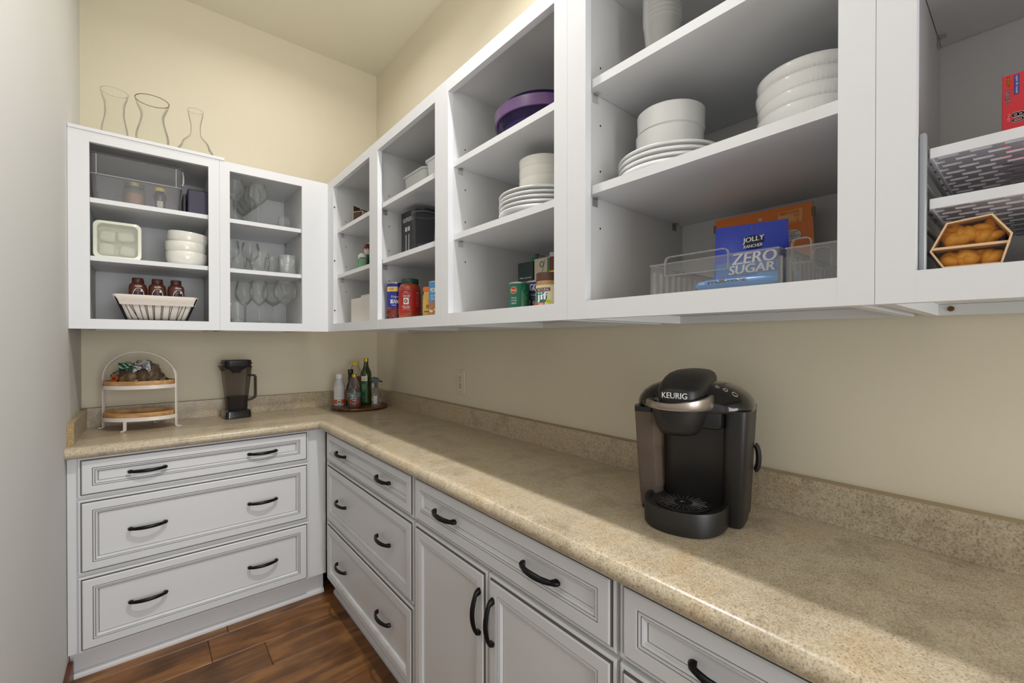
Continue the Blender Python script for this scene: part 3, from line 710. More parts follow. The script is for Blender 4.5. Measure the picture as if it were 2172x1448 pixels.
letters('CREAMY', 0.018, 0.004, on_cyl(r + 0.0013, 0.0078, -0.62), c, INK_W)
bm = newbm(); flatshape(on_cyl(r + 0.0014, 0.014, -0.02), [(0.0065 * math.cos(t * PI / 9), 0.0065 * math.sin(t * PI / 9)) for t in range(18)], bm); obj('round_seal', bm, flat('seal_lime', 200, 212, 40), c)
letters('NO STIR', 0.008, 0.004, on_cyl(r + 0.0017, 0.014, -0.02), c, flat('seal_green_ink', 40, 110, 50))
obj('barcode', cylpatch(r + 0.0006, 0.018, 0.050, 0.55, 0.68), INK_K, c)
# cartons
def carton(name, label, x, y, w, d, h, rot, m_front, m_side, capcol, cx_, cy_):
    c = thing(name, label, 'carton', (x, y, Z1), rot)
    bm = newbm(); box(bm, -w / 2, w / 2, -d / 2, d / 2, 0, h, bevel=0.0012)
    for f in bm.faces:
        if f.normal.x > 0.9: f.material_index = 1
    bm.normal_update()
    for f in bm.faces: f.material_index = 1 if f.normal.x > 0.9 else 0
    obj('carton_body', bm, [m_front, m_side], c)
    o = obj('cap', lathe([(0.0145, 0), (0.0145, 0.003), (0.0125, 0.0035), (0.0125, 0.0165), (0.0115, 0.018), (0, 0.018)], 24), capcol, c, smooth=True); o.location = (cx_, cy_, h)
    return c
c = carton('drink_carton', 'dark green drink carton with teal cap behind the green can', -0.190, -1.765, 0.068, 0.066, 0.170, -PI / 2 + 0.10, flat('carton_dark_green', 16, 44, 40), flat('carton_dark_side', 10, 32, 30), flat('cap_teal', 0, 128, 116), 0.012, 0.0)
letters('Make it yourself', 0.050, 0.007, on_plane((0.0, -0.0335, 0.118), (1, 0, 0)), c, INK_W, shear=0.25)
for i, t_ in enumerate(('to', 'use almond milk bars', 'with', 'fresh fruit smoothie', 'and', 'pour over breakfast')):
    letters(t_, (0.006, 0.034, 0.010, 0.036, 0.010, 0.034)[i], 0.0035, on_plane((0.0, -0.0335, 0.106 - i * 0.008), (1, 0, 0)), c, INK_W)
c = carton('drink_carton', 'beige and green drink carton with white cap behind the peanut butter', -0.195, -1.852, 0.070, 0.066, 0.172, -PI / 2 + 0.06, flat('carton_beige', 196, 186, 160), flat('carton_leaf_green', 76, 118, 68), WPLAST, 0.018, 0.0)
obj('green_edge', bx(0.021, 0.0352, -0.0336, -0.0329, 0.002, 0.168), flat('carton_leaf_green', 76, 118, 68), c)
bm = newbm()
for k in range(24):
    a, b = 2 * PI * k / 24, 2 * PI * (k + 1) / 24; f_ = on_plane((-0.002, -0.0337, 0.152), (1, 0, 0))
    bm.faces.new([bm.verts.new(f_(q * math.cos(t), q * math.sin(t))) for q, t in ((0.0065, a), (0.009, a), (0.009, b), (0.0065, b))])
obj('ring_mark', bm, flat('mark_dark', 40, 60, 56), c)
obj('fold_line', tube([(-0.010, -0.0336, 0.112), (-0.004, -0.0336, 0.116), (0.012, -0.0336, 0.166)], 0.0005, 4), flat('line_grey', 70, 70, 64), c)
c = thing('snack_pouch', 'dark red and yellow pouch behind the beige carton, cut off by the stile', 'pouch', (-0.235, -1.925, Z1), -PI / 2)
obj('pouch_body', bx(-0.022, 0.03, -0.012, 0.012, 0, 0.165, bevel=0.004), mat('pouch_maroon', rgb(104, 32, 26), 0.4, noise=(160, 0.35)), c)
obj('yellow_block', bx(-0.021, 0.03, -0.0135, -0.0122, 0.085, 0.122), flat('block_yellow', 214, 204, 30), c)

# ================================================================== NARROW CABINETS BY THE CORNER
c = thing('document_box', 'plain beige file box on the bottom shelf of the corner cabinet', 'box', (0, 0, Z1))
bm = newbm(); box(bm, -0.400, -0.12, -0.93, -0.648, 0, 0.118, bevel=0.002); obj('box_body', bm, flat('box_beige', 214, 206, 198, 0.6), c)
obj('box_flap', bx(-0.392, -0.13, -0.925, -0.76, 0.1182, 0.130, bevel=0.002), flat('box_beige', 214, 206, 198, 0.6), c)
c = thing('gift_box', 'small brown printed card box with its lid flap up, top shelf of the corner cabinet', 'box', (-0.335, -0.625, S1 + E1), -PI / 2 + 0.5)
BRN = flat('card_brown', 84, 56, 40, 0.6); CRM = flat('card_cream', 214, 202, 180, 0.6)
obj('box_body', bx(-0.032, 0.032, -0.030, 0.030, 0, 0.075, bevel=0.001), CRM, c)
obj('front_picture', bx(-0.028, 0.028, -0.0308, -0.0303, 0.004, 0.071), BRN, c)
obj('front_picture', bx(-0.0308, -0.0303, -0.026, 0.026, 0.004, 0.071), BRN, c)
obj('red_print', bx(-0.0312, -0.0309, -0.016, 0.008, 0.012, 0.045), flat('print_salmon', 190, 104, 88), c)
bm = newbm(); pts = [(-0.030 - 0.006 * t, 0.0755 + 0.045 * t - 0.012 * t * t) for t in (0, .25, .5, .75, 1)]
loft(bm, [[(x_, -0.026 + abs(x_ + 0.03), z_), (x_, 0.026, z_), (x_ + 0.0012, 0.026, z_), (x_ + 0.0012, -0.026 + abs(x_ + 0.03), z_)] for x_, z_ in pts]); obj('lid_flap', bm, BRN, c)
obj('lid_flap', tube([(-0.03, 0.0, 0.076), (0.0, 0.0, 0.082), (0.03, 0.0, 0.079)], 0.02, flat_=(0.028, 0.0008)), BRN, c)
GR = glassy('green_clear_plastic', (0.25, 0.75, 0.35), (0.05, 0.35, 0.12), 0.45, rgb(30, 150, 60))
def soap(x, y, s, label):
    c = thing('green_bottle', label, 'bottle', (x, y, S2 + E1), 0)
    obj('bottle_body', lathe([(0, 0), (0.016 * s, 0), (0.0185 * s, 0.004), (0.0175 * s, 0.03), (0.0150 * s, 0.042), (0.0175 * s, 0.054), (0.0165 * s, 0.064), (0.0100 * s, 0.070), (0, 0.070)], 28), flat('sanitizer_green', 44, 168, 76, 0.15, coat=0.5) if s <= 1 else glassy('pale_green_plastic', (0.7, 0.85, 0.72), (0.4, 0.6, 0.45), 0.5, rgb(178, 214, 184)), c, smooth=True)
    obj('cap', lathe([(0.0135 * s, 0.0705), (0.0155 * s, 0.072), (0.0150 * s, 0.088), (0.0120 * s, 0.092), (0, 0.092)], 24), WPLAST, c, smooth=True)
soap(-0.345, -0.640, 1.0, 'small bright green bottle with white cap, middle shelf of corner cabinet')
soap(-0.350, -0.676, 1.15, 'pale green bottle with white cap beside the bright green one')
c = thing('holiday_figurine', 'small figurine with a white face and dark red hat behind the green bottles', 'figurine', (-0.300, -0.612, S2 + E1), camface(-0.3, -0.612) + PI / 2)
obj('body', lathe([(0, 0), (0.014, 0), (0.016, 0.01), (0.012, 0.06), (0.007, 0.092), (0.006, 0.104), (0, 0.104)], 24), flat('figurine_green', 26, 84, 56), c, smooth=True)
obj('head', lathe([(0, 0.100), (0.010, 0.103), (0.0165, 0.113), (0.0180, 0.124), (0.0165, 0.134), (0.010, 0.142), (0, 0.144)], 28), flat('figurine_white', 226, 220, 210), c, smooth=True)
obj('hat', lathe([(0.0185, 0.131), (0.0190, 0.136), (0.0150, 0.148), (0.009, 0.155), (0.004, 0.158), (0, 0.158)], 28), flat('figurine_red', 128, 34, 30), c, smooth=True)
o = obj('pompom', lathe([(0, -0.006), (0.004, -0.004), (0.006, 0), (0.004, 0.004), (0, 0.006)], 16), flat('figurine_white', 226, 220, 210), c, smooth=True); o.location = (0.006, 0.002, 0.163)
for sx in (-0.007, 0.007):
    o = obj('eye', lathe([(0, -0.003), (0.0028, -0.0015), (0.003, 0.0015), (0, 0.003)], 12), INK_K, c, smooth=True); o.location = (sx, -0.0165, 0.126)

# second narrow bay: tubs, black box, pitcher
def rrect(a, b, r, z, n=6, cx=0, cy=0):
    out = []
    for sx, sy, a0 in ((1, 1, 0), (-1, 1, PI / 2), (-1, -1, PI), (1, -1, 3 * PI / 2)):
        for i in range(n + 1):
            t = a0 + (PI / 2) * i / n; out.append((cx + sx * (a - r) + r * math.cos(t), cy + sy * (b - r) + r * math.sin(t), z))
    return out
def open_tub(a, b, h, r, th=0.002, flare=0.85):
    bm = newbm()
    loft(bm, [rrect(a * flare, b * flare, r, 0), rrect(a * (flare + 0.05), b * (flare + 0.05), r, 0.012), rrect(a * 0.98, b * 0.98, r, h - 0.008), rrect(a + 0.003, b + 0.003, r, h - 0.007), rrect(a + 0.004, b + 0.004, r, h), rrect(a - th, b - th, r, h), rrect(a * (flare + .03) - th, b * (flare + .03) - th, r, 0.003)])
    return bm
GT = flat('tub_grey_white', 196, 198, 196, 0.45)
c = thing('food_tub', 'shallow greyish plastic tub on the top shelf above the black box', 'tub', (-0.255, -1.195, S1 + E1), 0.0); obj('tub_body', open_tub(0.083, 0.098, 0.112, 0.03), GT, c, smooth=True)
obj('lid_clip', bx(-0.087, -0.080, -0.055, -0.02, 0.030, 0.052, bevel=0.002), flat('clip_grey', 120, 120, 118), c)
c = thing('food_tub', 'light grey plastic tub beside the stile on the top shelf', 'tub', (-0.275, -1.425, S1 + E1), 0); obj('tub_body', open_tub(0.088, 0.085, 0.102, 0.025), flat('tub_pale_grey', 206, 210, 212, 0.4), c, smooth=True)
c = thing('black_carton_box', 'tall black box with white lettering and a picture of two silver rods', 'box', (-0.293, -1.166, S2 + E1), -PI / 2 + 0.02)
obj('box_body', bx(-0.062, 0.062, -0.052, 0.052, 0, 0.195, bevel=0.001), flat('box_black', 34, 34, 38, 0.45), c)
obj('box_flap', bx(-0.060, 0.060, 0.0, 0.051, 0.1955, 0.205, bevel=0.001), flat('box_black', 34, 34, 38, 0.45), c)
fp = on_plane((-0.018, -0.0524, 0.160), (1, 0, 0)); letters('NESPRESSO', 0.088, 0.018, on_plane((0.000, -0.0524, 0.160), (1, 0, 0)), c, INK_W, bold=0.0004)
for k in (-0.018, 0.006):
    obj('rod_picture', bx(k - 0.004, k + 0.004, -0.0526, -0.0522, 0.018, 0.098), flat('rod_grey', 170, 168, 166, 0.4), c)
    obj('rod_picture', bx(k - 0.009, k + 0.009, -0.0526, -0.0522, 0.112, 0.130), flat('rod_light', 196, 192, 188, 0.4), c)
c = thing('pitcher', 'clear plastic pitcher standing in front of the black box', 'pitcher', (-0.352, -1.322, S2 + E1))
obj('pitcher_body', lathe([(0, 0.004), (0.036, 0.004), (0.038, 0.0), (0.040, 0.006), (0.050, 0.142), (0.0515, 0.143), (0.0525, 0.168)], 48), glassy('pitcher_plastic', (0.80, 0.81, 0.84), (0.5, 0.51, 0.55), 0.03, (0.7, 0.72, 0.75, 1), refl=0.12), c, smooth=True)
obj('rim_band', lathe([(0.0505, 0.1415), (0.0520, 0.142), (0.0520, 0.144), (0.0515, 0.1445)], 48), CLEARB, c, smooth=True)
for k in range(4):
    stack = tag(obj('coffee_packet', bx(-0.017, 0.017, -0.012, 0.012, -0.003, 0.003, bevel=0.002), flat('packet_navy', 44, 52, 104)), 'navy packet in the clear pitcher, ' + ('bottom one', 'second from the bottom', 'third from the bottom', 'topmost')[k], 'packet', 'navy packets in the pitcher')
    stack.location = (-0.352 + 0.014 * math.cos(k * 1.7), -1.322 + 0.014 * math.sin(k * 1.7), S2 + 0.010 + k * 0.007); stack.rotation_euler = (0, 0, k * 0.9)

# ================================================================== SNACK BINS AND BAGS
def bag(w, h, t, top_cut=0.9, n=14, m=10, wob=0.0, seed=0):
    """pillow pouch standing on z=0, front towards -y; flat sealed top and bottom"""
    rnd = random.Random(seed); bm = newbm(); G = {}
    for side in (-1, 1):
        for j in range(m + 1):
            for i in range(n + 1):
                u = i / n * 2 - 1; v = j / m
                bulge = t * (1 - abs(u) ** 2.6) * max(0.0, math.sin(PI * min(1, v / top_cut) ** 0.7)) if v < top_cut else 0.0006
                x = u * w / 2 * (1 + 0.03 * math.cos(PI * v)) + wob * math.sin(5 * v) ; y = side * (bulge + 0.0006) + wob * math.sin(4 * v + u)
                G[side, i, j] = bm.verts.new((x, y, v * h + wob * math.cos(3 * u)))
        for j in range(m):
            for i in range(n): bm.faces.new([G[side, i, j], G[side, i + 1, j], G[side, i + 1, j + 1], G[side, i, j + 1]])
    for i in range(n):
        for j in (0, m): bm.faces.new([G[-1, i, j], G[-1, i + 1, j], G[1, i + 1, j], G[1, i, j]])
    for j in range(m):
        for i in (0, n): bm.faces.new([G[-1, i, j], G[-1, i, j + 1], G[1, i, j + 1], G[1, i, j]])
    return bm
def on_bag(w, h, t, top_cut, cx_, cz_):
    def f(x, y):
        X, Z = cx_ + x, cz_ + y; u = X / (w / 2); v = Z / h
        b = t * (1 - abs(u) ** 2.6) * max(0.0, math.sin(PI * min(1, v / top_cut) ** 0.7)) if v < top_cut else 0.0006
        return (X, -(b + 0.0016), Z)
    return f
# orange snack bag against the back of the cabinet
c = thing('snack_bag', 'large orange snack bag standing at the back of the shelf behind the blue bag', 'bag', (-0.085, -2.440, Z1), -PI / 2 + 0.02)
c.rotation_euler = (0.05, 0, -PI / 2 + 0.02)
ORG = flat('bag_orange', 226, 116, 18, 0.35)
obj('pouch', bag(0.212, 0.208, 0.018, 0.86), ORG, c, smooth=True, angle=60)
o = obj('hang_hole', lathe([(0, -0.0014), (0.004, -0.0014), (0.004, 0.0014), (0, 0.0014)], 16), flat('hole_tan', 222, 186, 150), c); o.location = (0.0, 0, 0.190); o.rotation_euler = (PI / 2, 0, 0)
for s_ in (-1, 1): obj('tear_strip', bx(s_ * 0.1035 - 0.003, s_ * 0.1035 + 0.003, -0.0022, 0.0022, 0.178, 0.196), flat('strip_olive', 110, 90, 50), c)
of = lambda x_, z_: on_bag(0.212, 0.208, 0.018, 0.86, x_, z_)
bm = newbm(); flatshape(of(0.060, 0.184), [(-0.024, -0.016), (0.024, -0.014), (0.025, 0.015), (-0.022, 0.013)], bm); obj('print_panel', bm, flat('panel_peach', 238, 164, 92), c)
OI = flat('ink_orange', 216, 120, 30)
for t_, zz, hh in (('NEW LOOK', 0.1925, 0.006), ('IMPROVED', 0.1845, 0.005), ('TASTE', 0.1750, 0.009)):
    fn = on_bag(0.212, 0.208, 0.018, 0.86, 0.060, zz); letters(t_, 0.038, hh, lambda x_, y_, fn=fn: (fn(x_, y_)[0], fn(x_, y_)[1] - 0.0006, fn(x_, y_)[2]), c, OI, bold=0.0003)
bm = newbm(); fn = of(0.066, 0.142); flatshape(lambda a_, b_: (fn(a_, b_)[0], fn(a_, b_)[1] - 0.0004, fn(a_, b_)[2]), [(0.0165 * math.cos(t * PI / 10), 0.0125 * math.sin(t * PI / 10)) for t in range(20)], bm); obj('round_badge', bm, flat('badge_grey', 206, 200, 192), c)
for t_, w_, zz, hh in (('EXCELLENT', 0.020, 0.1495, 0.0028), ('ALA', 0.009, 0.1455, 0.0028), ('OMEGA-3', 0.026, 0.1405, 0.0042), ('SOURCE OF', 0.020, 0.1350, 0.0026)):
    fn = on_bag(0.212, 0.208, 0.018, 0.86, 0.066, zz); letters(t_, w_, hh, lambda x_, y_, fn=fn: (fn(x_, y_)[0], fn(x_, y_)[1] - 0.0010, fn(x_, y_)[2]), c, INK_K)
# blue candy bag
c = thing('candy_bag', 'blue zero sugar candy bag standing inside the clear bin', 'bag', (-0.270, -2.488, Z1 + 0.0025), -PI / 2 + 0.24)
BLU = flat('bag_royal_blue', 20, 56, 186, 0.3); BLL = flat('bag_light_blue', 40, 120, 206, 0.35)
obj('pouch', bag(0.130, 0.138, 0.016, 0.88), BLU, c, smooth=True, angle=60)
f1 = lambda zz, dz=0.0: (lambda x_, y_: (lambda p: (p[0], p[1] - 0.0008 - dz, p[2]))(on_bag(0.130, 0.138, 0.016, 0.88, 0.0, zz)(x_, y_)))
bm = newbm()
for j in range(8):
    for i in range(10):
        q = [(-0.062 + 0.0124 * (i + a), 0.001 + 0.0078 * (j + b)) for a, b in ((0, 0), (1, 0), (1, 1), (0, 1))]
        bm.faces.new([bm.verts.new(f1(0.0, -0.0004)(x_, max(0.002, z_))) for x_, z_ in q])
obj('print_panel', bm, BLL, c)
bm = newbm()
for (px, pz, w_, h_) in ((0.006, 0.1045, 0.038, 0.020), (0.006, 0.0925, 0.034, 0.010)):
    flatshape(f1(0.0, 0.0002), [(px + w_ / 2 * math.cos(t * PI / 12) * (1 if abs(math.cos(t * PI / 12)) < .8 else .95), pz + h_ / 2 * math.sin(t * PI / 12)) for t in range(24)], bm)
obj('logo_shadow', bm, flat('logo_navy', 16, 18, 60), c)
letters('JOLLY', 0.036, 0.0135, f1(0.0955, 0.0010) if False else (lambda x_, y_: f1(0.1050, 0.0012)(x_ + 0.006, y_ + 0.10 * x_)), c, INK_W, bold=0.0004)
letters('RANCHER', 0.032, 0.0065, lambda x_, y_: f1(0.0925, 0.0012)(x_ + 0.006, y_ + 0.08 * x_), c, INK_W, bold=0.0002)
letters('ZERO', 0.074, 0.022, lambda x_, y_: f1(0.0700, 0.0008)(x_ + 0.008, y_ + 0.05 * x_), c, INK_W, bold=0.0008, shear=0.1)
letters('SUGAR', 0.078, 0.017, lambda x_, y_: f1(0.0490, 0.0008)(x_ + 0.004, y_ + 0.05 * x_), c, INK_W, bold=0.0008, shear=0.1)
o = obj('hang_hole', lathe([(0, -0.0012), (0.003, -0.0012), (0.003, 0.0012), (0, 0.0012)], 16), flat('hole_pink', 170, 110, 150), c); o.location = (0.004, 0, 0.130); o.rotation_euler = (PI / 2, 0, 0)
# m&m style candy pouch lying at the front
c = thing('candy_pouch', 'light blue chocolate candy pouch lying at the front inside the clear bin', 'bag', (-0.375, -2.505, Z1 + 0.0035), -PI / 2 + 0.02)
obj('pouch', lathe([(0, 0), (1, 0)], 4) if False else (lambda b: b)(loft(newbm(), [[(x_, 0.015 * q * math.cos(t), 0.0105 + 0.0105 * q * math.sin(t)) for t in [2 * PI * k / 16 for k in range(16)]] for x_, q in ((-0.072, .25), (-0.066, .7), (-0.05, .95), (-0.02, 1), (0.02, 1.0), (0.05, .95), (0.066, .75), (0.074, .3))])), flat('pouch_sky', 40, 132, 208, 0.3), c, smooth=True)
letters('m&m\'s', 0.066, 0.011, lambda x_, y_: (x_ - 0.010, -0.0154 + 0.0022 * ((y_) / 0.006) ** 2, 0.0140 + y_), c, flat('ink_dark_brown', 60, 36, 28), bold=0.0012)
letters('240', 0.010, 0.005, lambda x_, y_: (x_ - 0.055, -0.0152, 0.013 + y_), c, INK_W)
c = thing('candy_tube', 'round blue candy tube lying beside the blue pouch in the bin', 'tube', (-0.345, -2.560, Z1 + 0.0175), 0)
o = obj('tube_body', lathe([(0, -0.03), (0.013, -0.03), (0.0145, -0.027), (0.0145, 0.03), (0.013, 0.033), (0, 0.033)], 28), flat('tube_blue', 44, 146, 220, 0.2, coat=0.5), c, smooth=True); o.rotation_euler = (PI / 2, 0, 0.2)
# clear bin: side walls with ribs, handle tab
def clear_bin(y0, y1, x0, x1, h, z, label, tabs):
    c = thing('clear_storage_bin', label, 'storage bin', ((x0 + x1) / 2, (y0 + y1) / 2, z), 0, 'clear bins')
    a, b = (x1 - x0) / 2, (y1 - y0) / 2; t = 0.0016
    bm = newbm()
    box(bm, -a, a, -b, b, 0, t)
    for s_ in (-1, 1):
        box(bm, s_ * a - t / 2, s_ * a + t / 2, -b, b, t, h); box(bm, -a, a, s_ * b - t / 2, s_ * b + t / 2, t, h)
    obj('bin_walls', bm, CLEARP, c)
    bm = newbm()
    for s_ in (-1, 1):
        box(bm, s_ * a - 0.0022, s_ * a + 0.0022, -b - 0.002, b + 0.002, h - 0.001, h + 0.0016, bevel=0.0008)
        box(bm, -a, a, s_ * b - 0.0022, s_ * b + 0.0022, h - 0.001, h + 0.0016, bevel=0.0008)
    obj('rim', bm, CLEARB, c)
    RIBM = glassy('clear_rib', (0.85, 0.84, 0.83), (0.6, 0.58, 0.56), 0.35, (0.9, 0.9, 0.9, 1), refl=0.2)
    bm = newbm(); n = int(2 * a / 0.022)
    for s_ in (-1, 1):
        for k in range(n):
            xx = -a + 0.014 + k * (2 * a - 0.028) / (n - 1); yy = s_ * b
            box(bm, xx - 0.003, xx + 0.003, yy - 0.0022, yy + 0.0022, 0.004, h * 0.82, bevel=0.0014)
    o = obj('ribs', bm, RIBM, c); o['kind'] = 'stuff'
    for (ty, tw, th_, xs) in tabs:
        f = lambda q, w_: [(xs, ty + q[0], h + q[1])]
        k_ = min(0.008, tw * 0.5); pts = [(-tw, -0.024), (-tw, th_ - k_), (-tw + k_ * .3, th_ - k_ * .3), (-tw + k_, th_), (tw - k_, th_), (tw - k_ * .3, th_ - k_ * .3), (tw, th_ - k_), (tw, -0.024)]
        obj('handle_loop', tube([(xs, ty + p, h + q) for p, q in pts] + [(xs, ty - tw, h - 0.024)], 0.002, 6, flat_=(0.0030, 0.0010)), CLEARB, c)
    return c
clear_bin(-2.583, -2.353, -0.405, -0.120, 0.060, Z1, 'long clear acrylic bin with loop handle and snacks inside, wide cabinet', [(0.022, 0.060, 0.012, -0.1445)])
clear_bin(-2.668, -2.592, -0.395, -0.120, 0.058, Z1, 'narrow clear acrylic bin right of the snack bin, half hidden by the stile', [(0.018, 0.013, 0.014, -0.134), (0.018, 0.013, 0.014, -0.03), (0.018, 0.013, 0.014, 0.08)])

# ================================================================== RIGHT-HAND CABINET: rack, red box, fruit
c = thing('shelf_rack', 'two-tier stacking rack with white perforated trays and grey side ladders', 'rack', (-0.24, -2.93, Z1))
GM = flat('rack_grey', 160, 164, 166, 0.35, metal=0.3)
def lad(yy):
    for xx in (-0.178, 0.150): obj('post', lathe([(0, 0), (0.0042, 0), (0.0042, 0.172), (0.003, 0.175), (0, 0.175)], 12), GM, c, (xx, yy, 0), smooth=True)
    for zz in (0.030, 0.058, 0.086, 0.114, 0.142, 0.164):
        obj('rung', tube([(-0.178, yy, zz), (0.150, yy, zz)], 0.0030, 8), GM, c, smooth=True)
lad(0.176); lad(-0.176)
TRAYM = flat('tray_white', 228, 228, 232, 0.3); TRAYU = flat('tray_under', 206, 203, 212, 0.3)
for zz in (0.142, 0.078):
    t = obj('tray', None if False else bx(-0.176, -0.172, -0.170, 0.170, zz, zz + 0.013, bevel=0.0008), TRAYM, c)
    # slotted deck: bars with gaps, offset rows
    bm = newbm(); nx, ny = 16, 12
    dx, dy = 0.324 / nx, 0.340 / ny
    for i in range(nx):
        x0 = -0.172 + i * dx
        box(bm, x0, x0 + dx * 0.42, -0.170, 0.170, zz + 0.004, zz + 0.0065)
        for j in range(ny + 1):
            y0 = -0.170 + (j + (0.5 if i % 2 else 0)) * dy - 0.006
            box(bm, x0 + dx * 0.42, x0 + dx, max(-0.17, y0), min(0.17, y0 + 0.010), zz + 0.004, zz + 0.0065)
    d = obj('deck', bm, TRAYU, t); d['kind'] = 'stuff'
    obj('tray_side', bx(-0.172, 0.152, 0.168, 0.1705, zz, zz + 0.010), TRAYM, t); obj('tray_side', bx(-0.172, 0.152, -0.1705, -0.168, zz, zz + 0.010), TRAYM, t)
RED = flat('box_red', 224, 44, 58, 0.4)
c = thing('zipper_bag_box', 'red box of zipper snack bags standing on the upper rack tray', 'box', (-0.255, -2.905, Z1 + 0.1495), -PI / 2)
obj('box_body', bx(-0.088, 0.088, -0.045, 0.045, 0, 0.1145, bevel=0.0008), RED, c)
vp = lambda x0, z0: (lambda x_, y_: (x0 + y_, -0.0457, z0 - x_))          # lettering turned to read downwards
letters('zipper', 0.0150, 0.0050, vp(-0.0825, 0.1045), c, flat('ink_yellow', 250, 196, 20), bold=0.0002)
letters('snack', 0.0200, 0.0060, vp(-0.0820, 0.0855), c, INK_W, bold=0.0002)
obj('print_badge', bx(-0.0775, -0.0730, -0.0455, -0.0451, 0.0860, 0.1120, bevel=0.0002), flat('badge_blue', 50, 66, 150), c)
letters('open & reseal', 0.0230, 0.0030, vp(-0.0752, 0.0990), c, INK_W)
letters('80', 0.0130, 0.0105, vp(-0.0740, 0.0560), c, INK_W, bold=0.0005)
letters('bags', 0.0100, 0.0034, vp(-0.0818, 0.0570), c, flat('ink_pink', 250, 160, 160))
# fruit cup sleeve
c = thing('fruit_cup_pack', 'cardboard sleeve of clear cups of yellow fruit lying below the rack', 'food pack', (-0.345, -2.792, Z1), -PI / 2 + 0.06)
CARD = flat('sleeve_card', 226, 190, 150, 0.6); SBL = flat('sleeve_blue', 60, 110, 160, 0.5)
HEX = [(-0.024, 0.002), (-0.036, 0.024), (-0.021, 0.058), (0.018, 0.062), (0.034, 0.036), (0.026, 0.002)]
def hexring(s_, y_): return [(x_ * s_, y_, 0.03 + (z_ - 0.03) * s_) for x_, z_ in HEX]
bm = newbm(); loft(bm, [hexring(0.94, -0.068), hexring(1.0, -0.068), hexring(1.0, 0.09), hexring(0.94, 0.09), hexring(0.94, -0.068)], False, False)
obj('sleeve', bm, CARD, c); obj('sleeve_side', flatshape(lambda a_, b_: (a_, b_, 0), [(0, 0), (0, 0), (0, 0)]) if False else bx(0.0275, 0.0285, -0.05, 0.08, 0.010, 0.026), SBL, c)
FR = mat('yellow_fruit', rgb(244, 178, 52), 0.22, coat=0.6, noise=(45, 0.10))
obj('divider', bx(-0.034, 0.032, -0.0665, 0.06, 0.0255, 0.0285), CARD, c)
rnd = random.Random(4)
bm = newbm()
for k in range(34):
    zc = rnd.choice([0.011, 0.016, 0.038, 0.044, 0.050]); xc = rnd.uniform(-0.020, 0.019); yc = rnd.uniform(-0.054, -0.044)
    t = bmesh.new(); bmesh.ops.create_icosphere(t, subdivisions=2, radius=0.0115)
    bmesh.ops.scale(t, vec=(rnd.uniform(.8, 1.1), .8, rnd.uniform(.45, .75)), verts=t.verts); bmesh.ops.rotate(t, cent=(0, 0, 0), matrix=Matrix.Rotation(rnd.uniform(0, 3), 3, 'Y'), verts=t.verts)
    bmesh.ops.translate(t, vec=(xc, yc, zc), verts=t.verts); merge(bm, t)
o = obj('fruit_pieces', bm, FR, c, smooth=True); o['kind'] = 'stuff'
obj('cup_film', bx(-0.030, 0.028, -0.0662, -0.0655, 0.004, 0.060), glassy('cup_film', (0.97, 0.93, 0.85), (0.7, 0.6, 0.4), 0.0, refl=0.25), c)
obj('fruit_fill', bx(-0.024, 0.022, -0.048, 0.07, 0.004, 0.024, bevel=0.004), FR, c); obj('fruit_fill', bx(-0.026, 0.024, -0.048, 0.07, 0.030, 0.054, bevel=0.006), FR, c)
c = thing('teal_package', 'teal package at the right edge of the photo below the rack', 'package', (-0.28, -2.91, Z1), -PI / 2)
obj('package_body', bx(-0.035, 0.035, -0.04, 0.04, 0, 0.064, bevel=0.003), flat('package_teal', 0, 112, 110), c)

# ================================================================== BACK-WALL CABINET, LEFT BAY
TZ = UZ1 + 0.0150 + 0.0004
# storage box
c = thing('storage_box', 'large clear plastic storage box on the top shelf of the left cabinet', 'storage box', (-1.214, -0.205, S1 + E1))
a, b, h = 0.153, 0.158, 0.196
bm = newbm()
loft(bm, [rrect(a - 0.012, b - 0.012, 0.02, 0.001), rrect(a - 0.004, b - 0.004, 0.02, 0.105), rrect(a - 0.003, b - 0.003, 0.02, 0.108), rrect(a, b, 0.02, 0.110), rrect(a + 0.001, b + 0.001, 0.02, h - 0.006)], True, False)
obj('box_walls', bm, CLEARB, c, smooth=True, angle=60)
obj('ledge', tube([(x_, y_, 0.107) for x_, y_, z_ in rrect(a + 0.0004, b + 0.0004, 0.02, 0)] + [(a + 0.0004, b - 0.02, 0.107)], 0.0012, 6), WPLAST if False else glassy('pale_edge', (0.9, 0.9, 0.9), (0.7, 0.7, 0.7), 0.55, (0.95, 0.95, 0.95, 1)), c, smooth=True)
EDG = MATS['pale_edge']
obj('lid', bx(-a - 0.004, a + 0.004, -b - 0.004, b + 0.004, h - 0.004, h, bevel=0.002), CLEARB, c)
for sx in (-1, 1):
    obj('corner_rib', bx(sx * (a - 0.022) - 0.001, sx * (a - 0.022) + 0.001, -b - 0.0015, -b + 0.0005, 0.108, h - 0.006), EDG, c)
    obj('latch', tube([(sx * (a + 0.002), -0.115, h), (sx * (a + 0.006), -0.115, h - 0.02), (sx * (a + 0.006), -0.115, h - 0.05), (sx * (a + 0.002), -0.115, h - 0.066)], 0.0035, 8), EDG, c, smooth=True) if sx > 0 else None
c = thing('storage_jar', 'glass jar with gold lid and pinkish contents inside the clear storage box', 'jar', (-1.229, -0.205, S1 + E1 + 0.0025))
r = 0.040
obj('jar_body', lathe([(0, 0), (r * 0.94, 0), (r, 0.005), (r, 0.088), (r * 0.93, 0.102), (r * 0.84, 0.108), (r * 0.84, 0.122)], 36), GLASSM, c, smooth=True)
obj('contents', lathe([(0, 0.003), (r * 0.93, 0.003), (r * 0.96, 0.008), (r * 0.96, 0.080), (0, 0.080)], 36), flat('peach_powder', 196, 146, 116, 0.8), c, smooth=True)
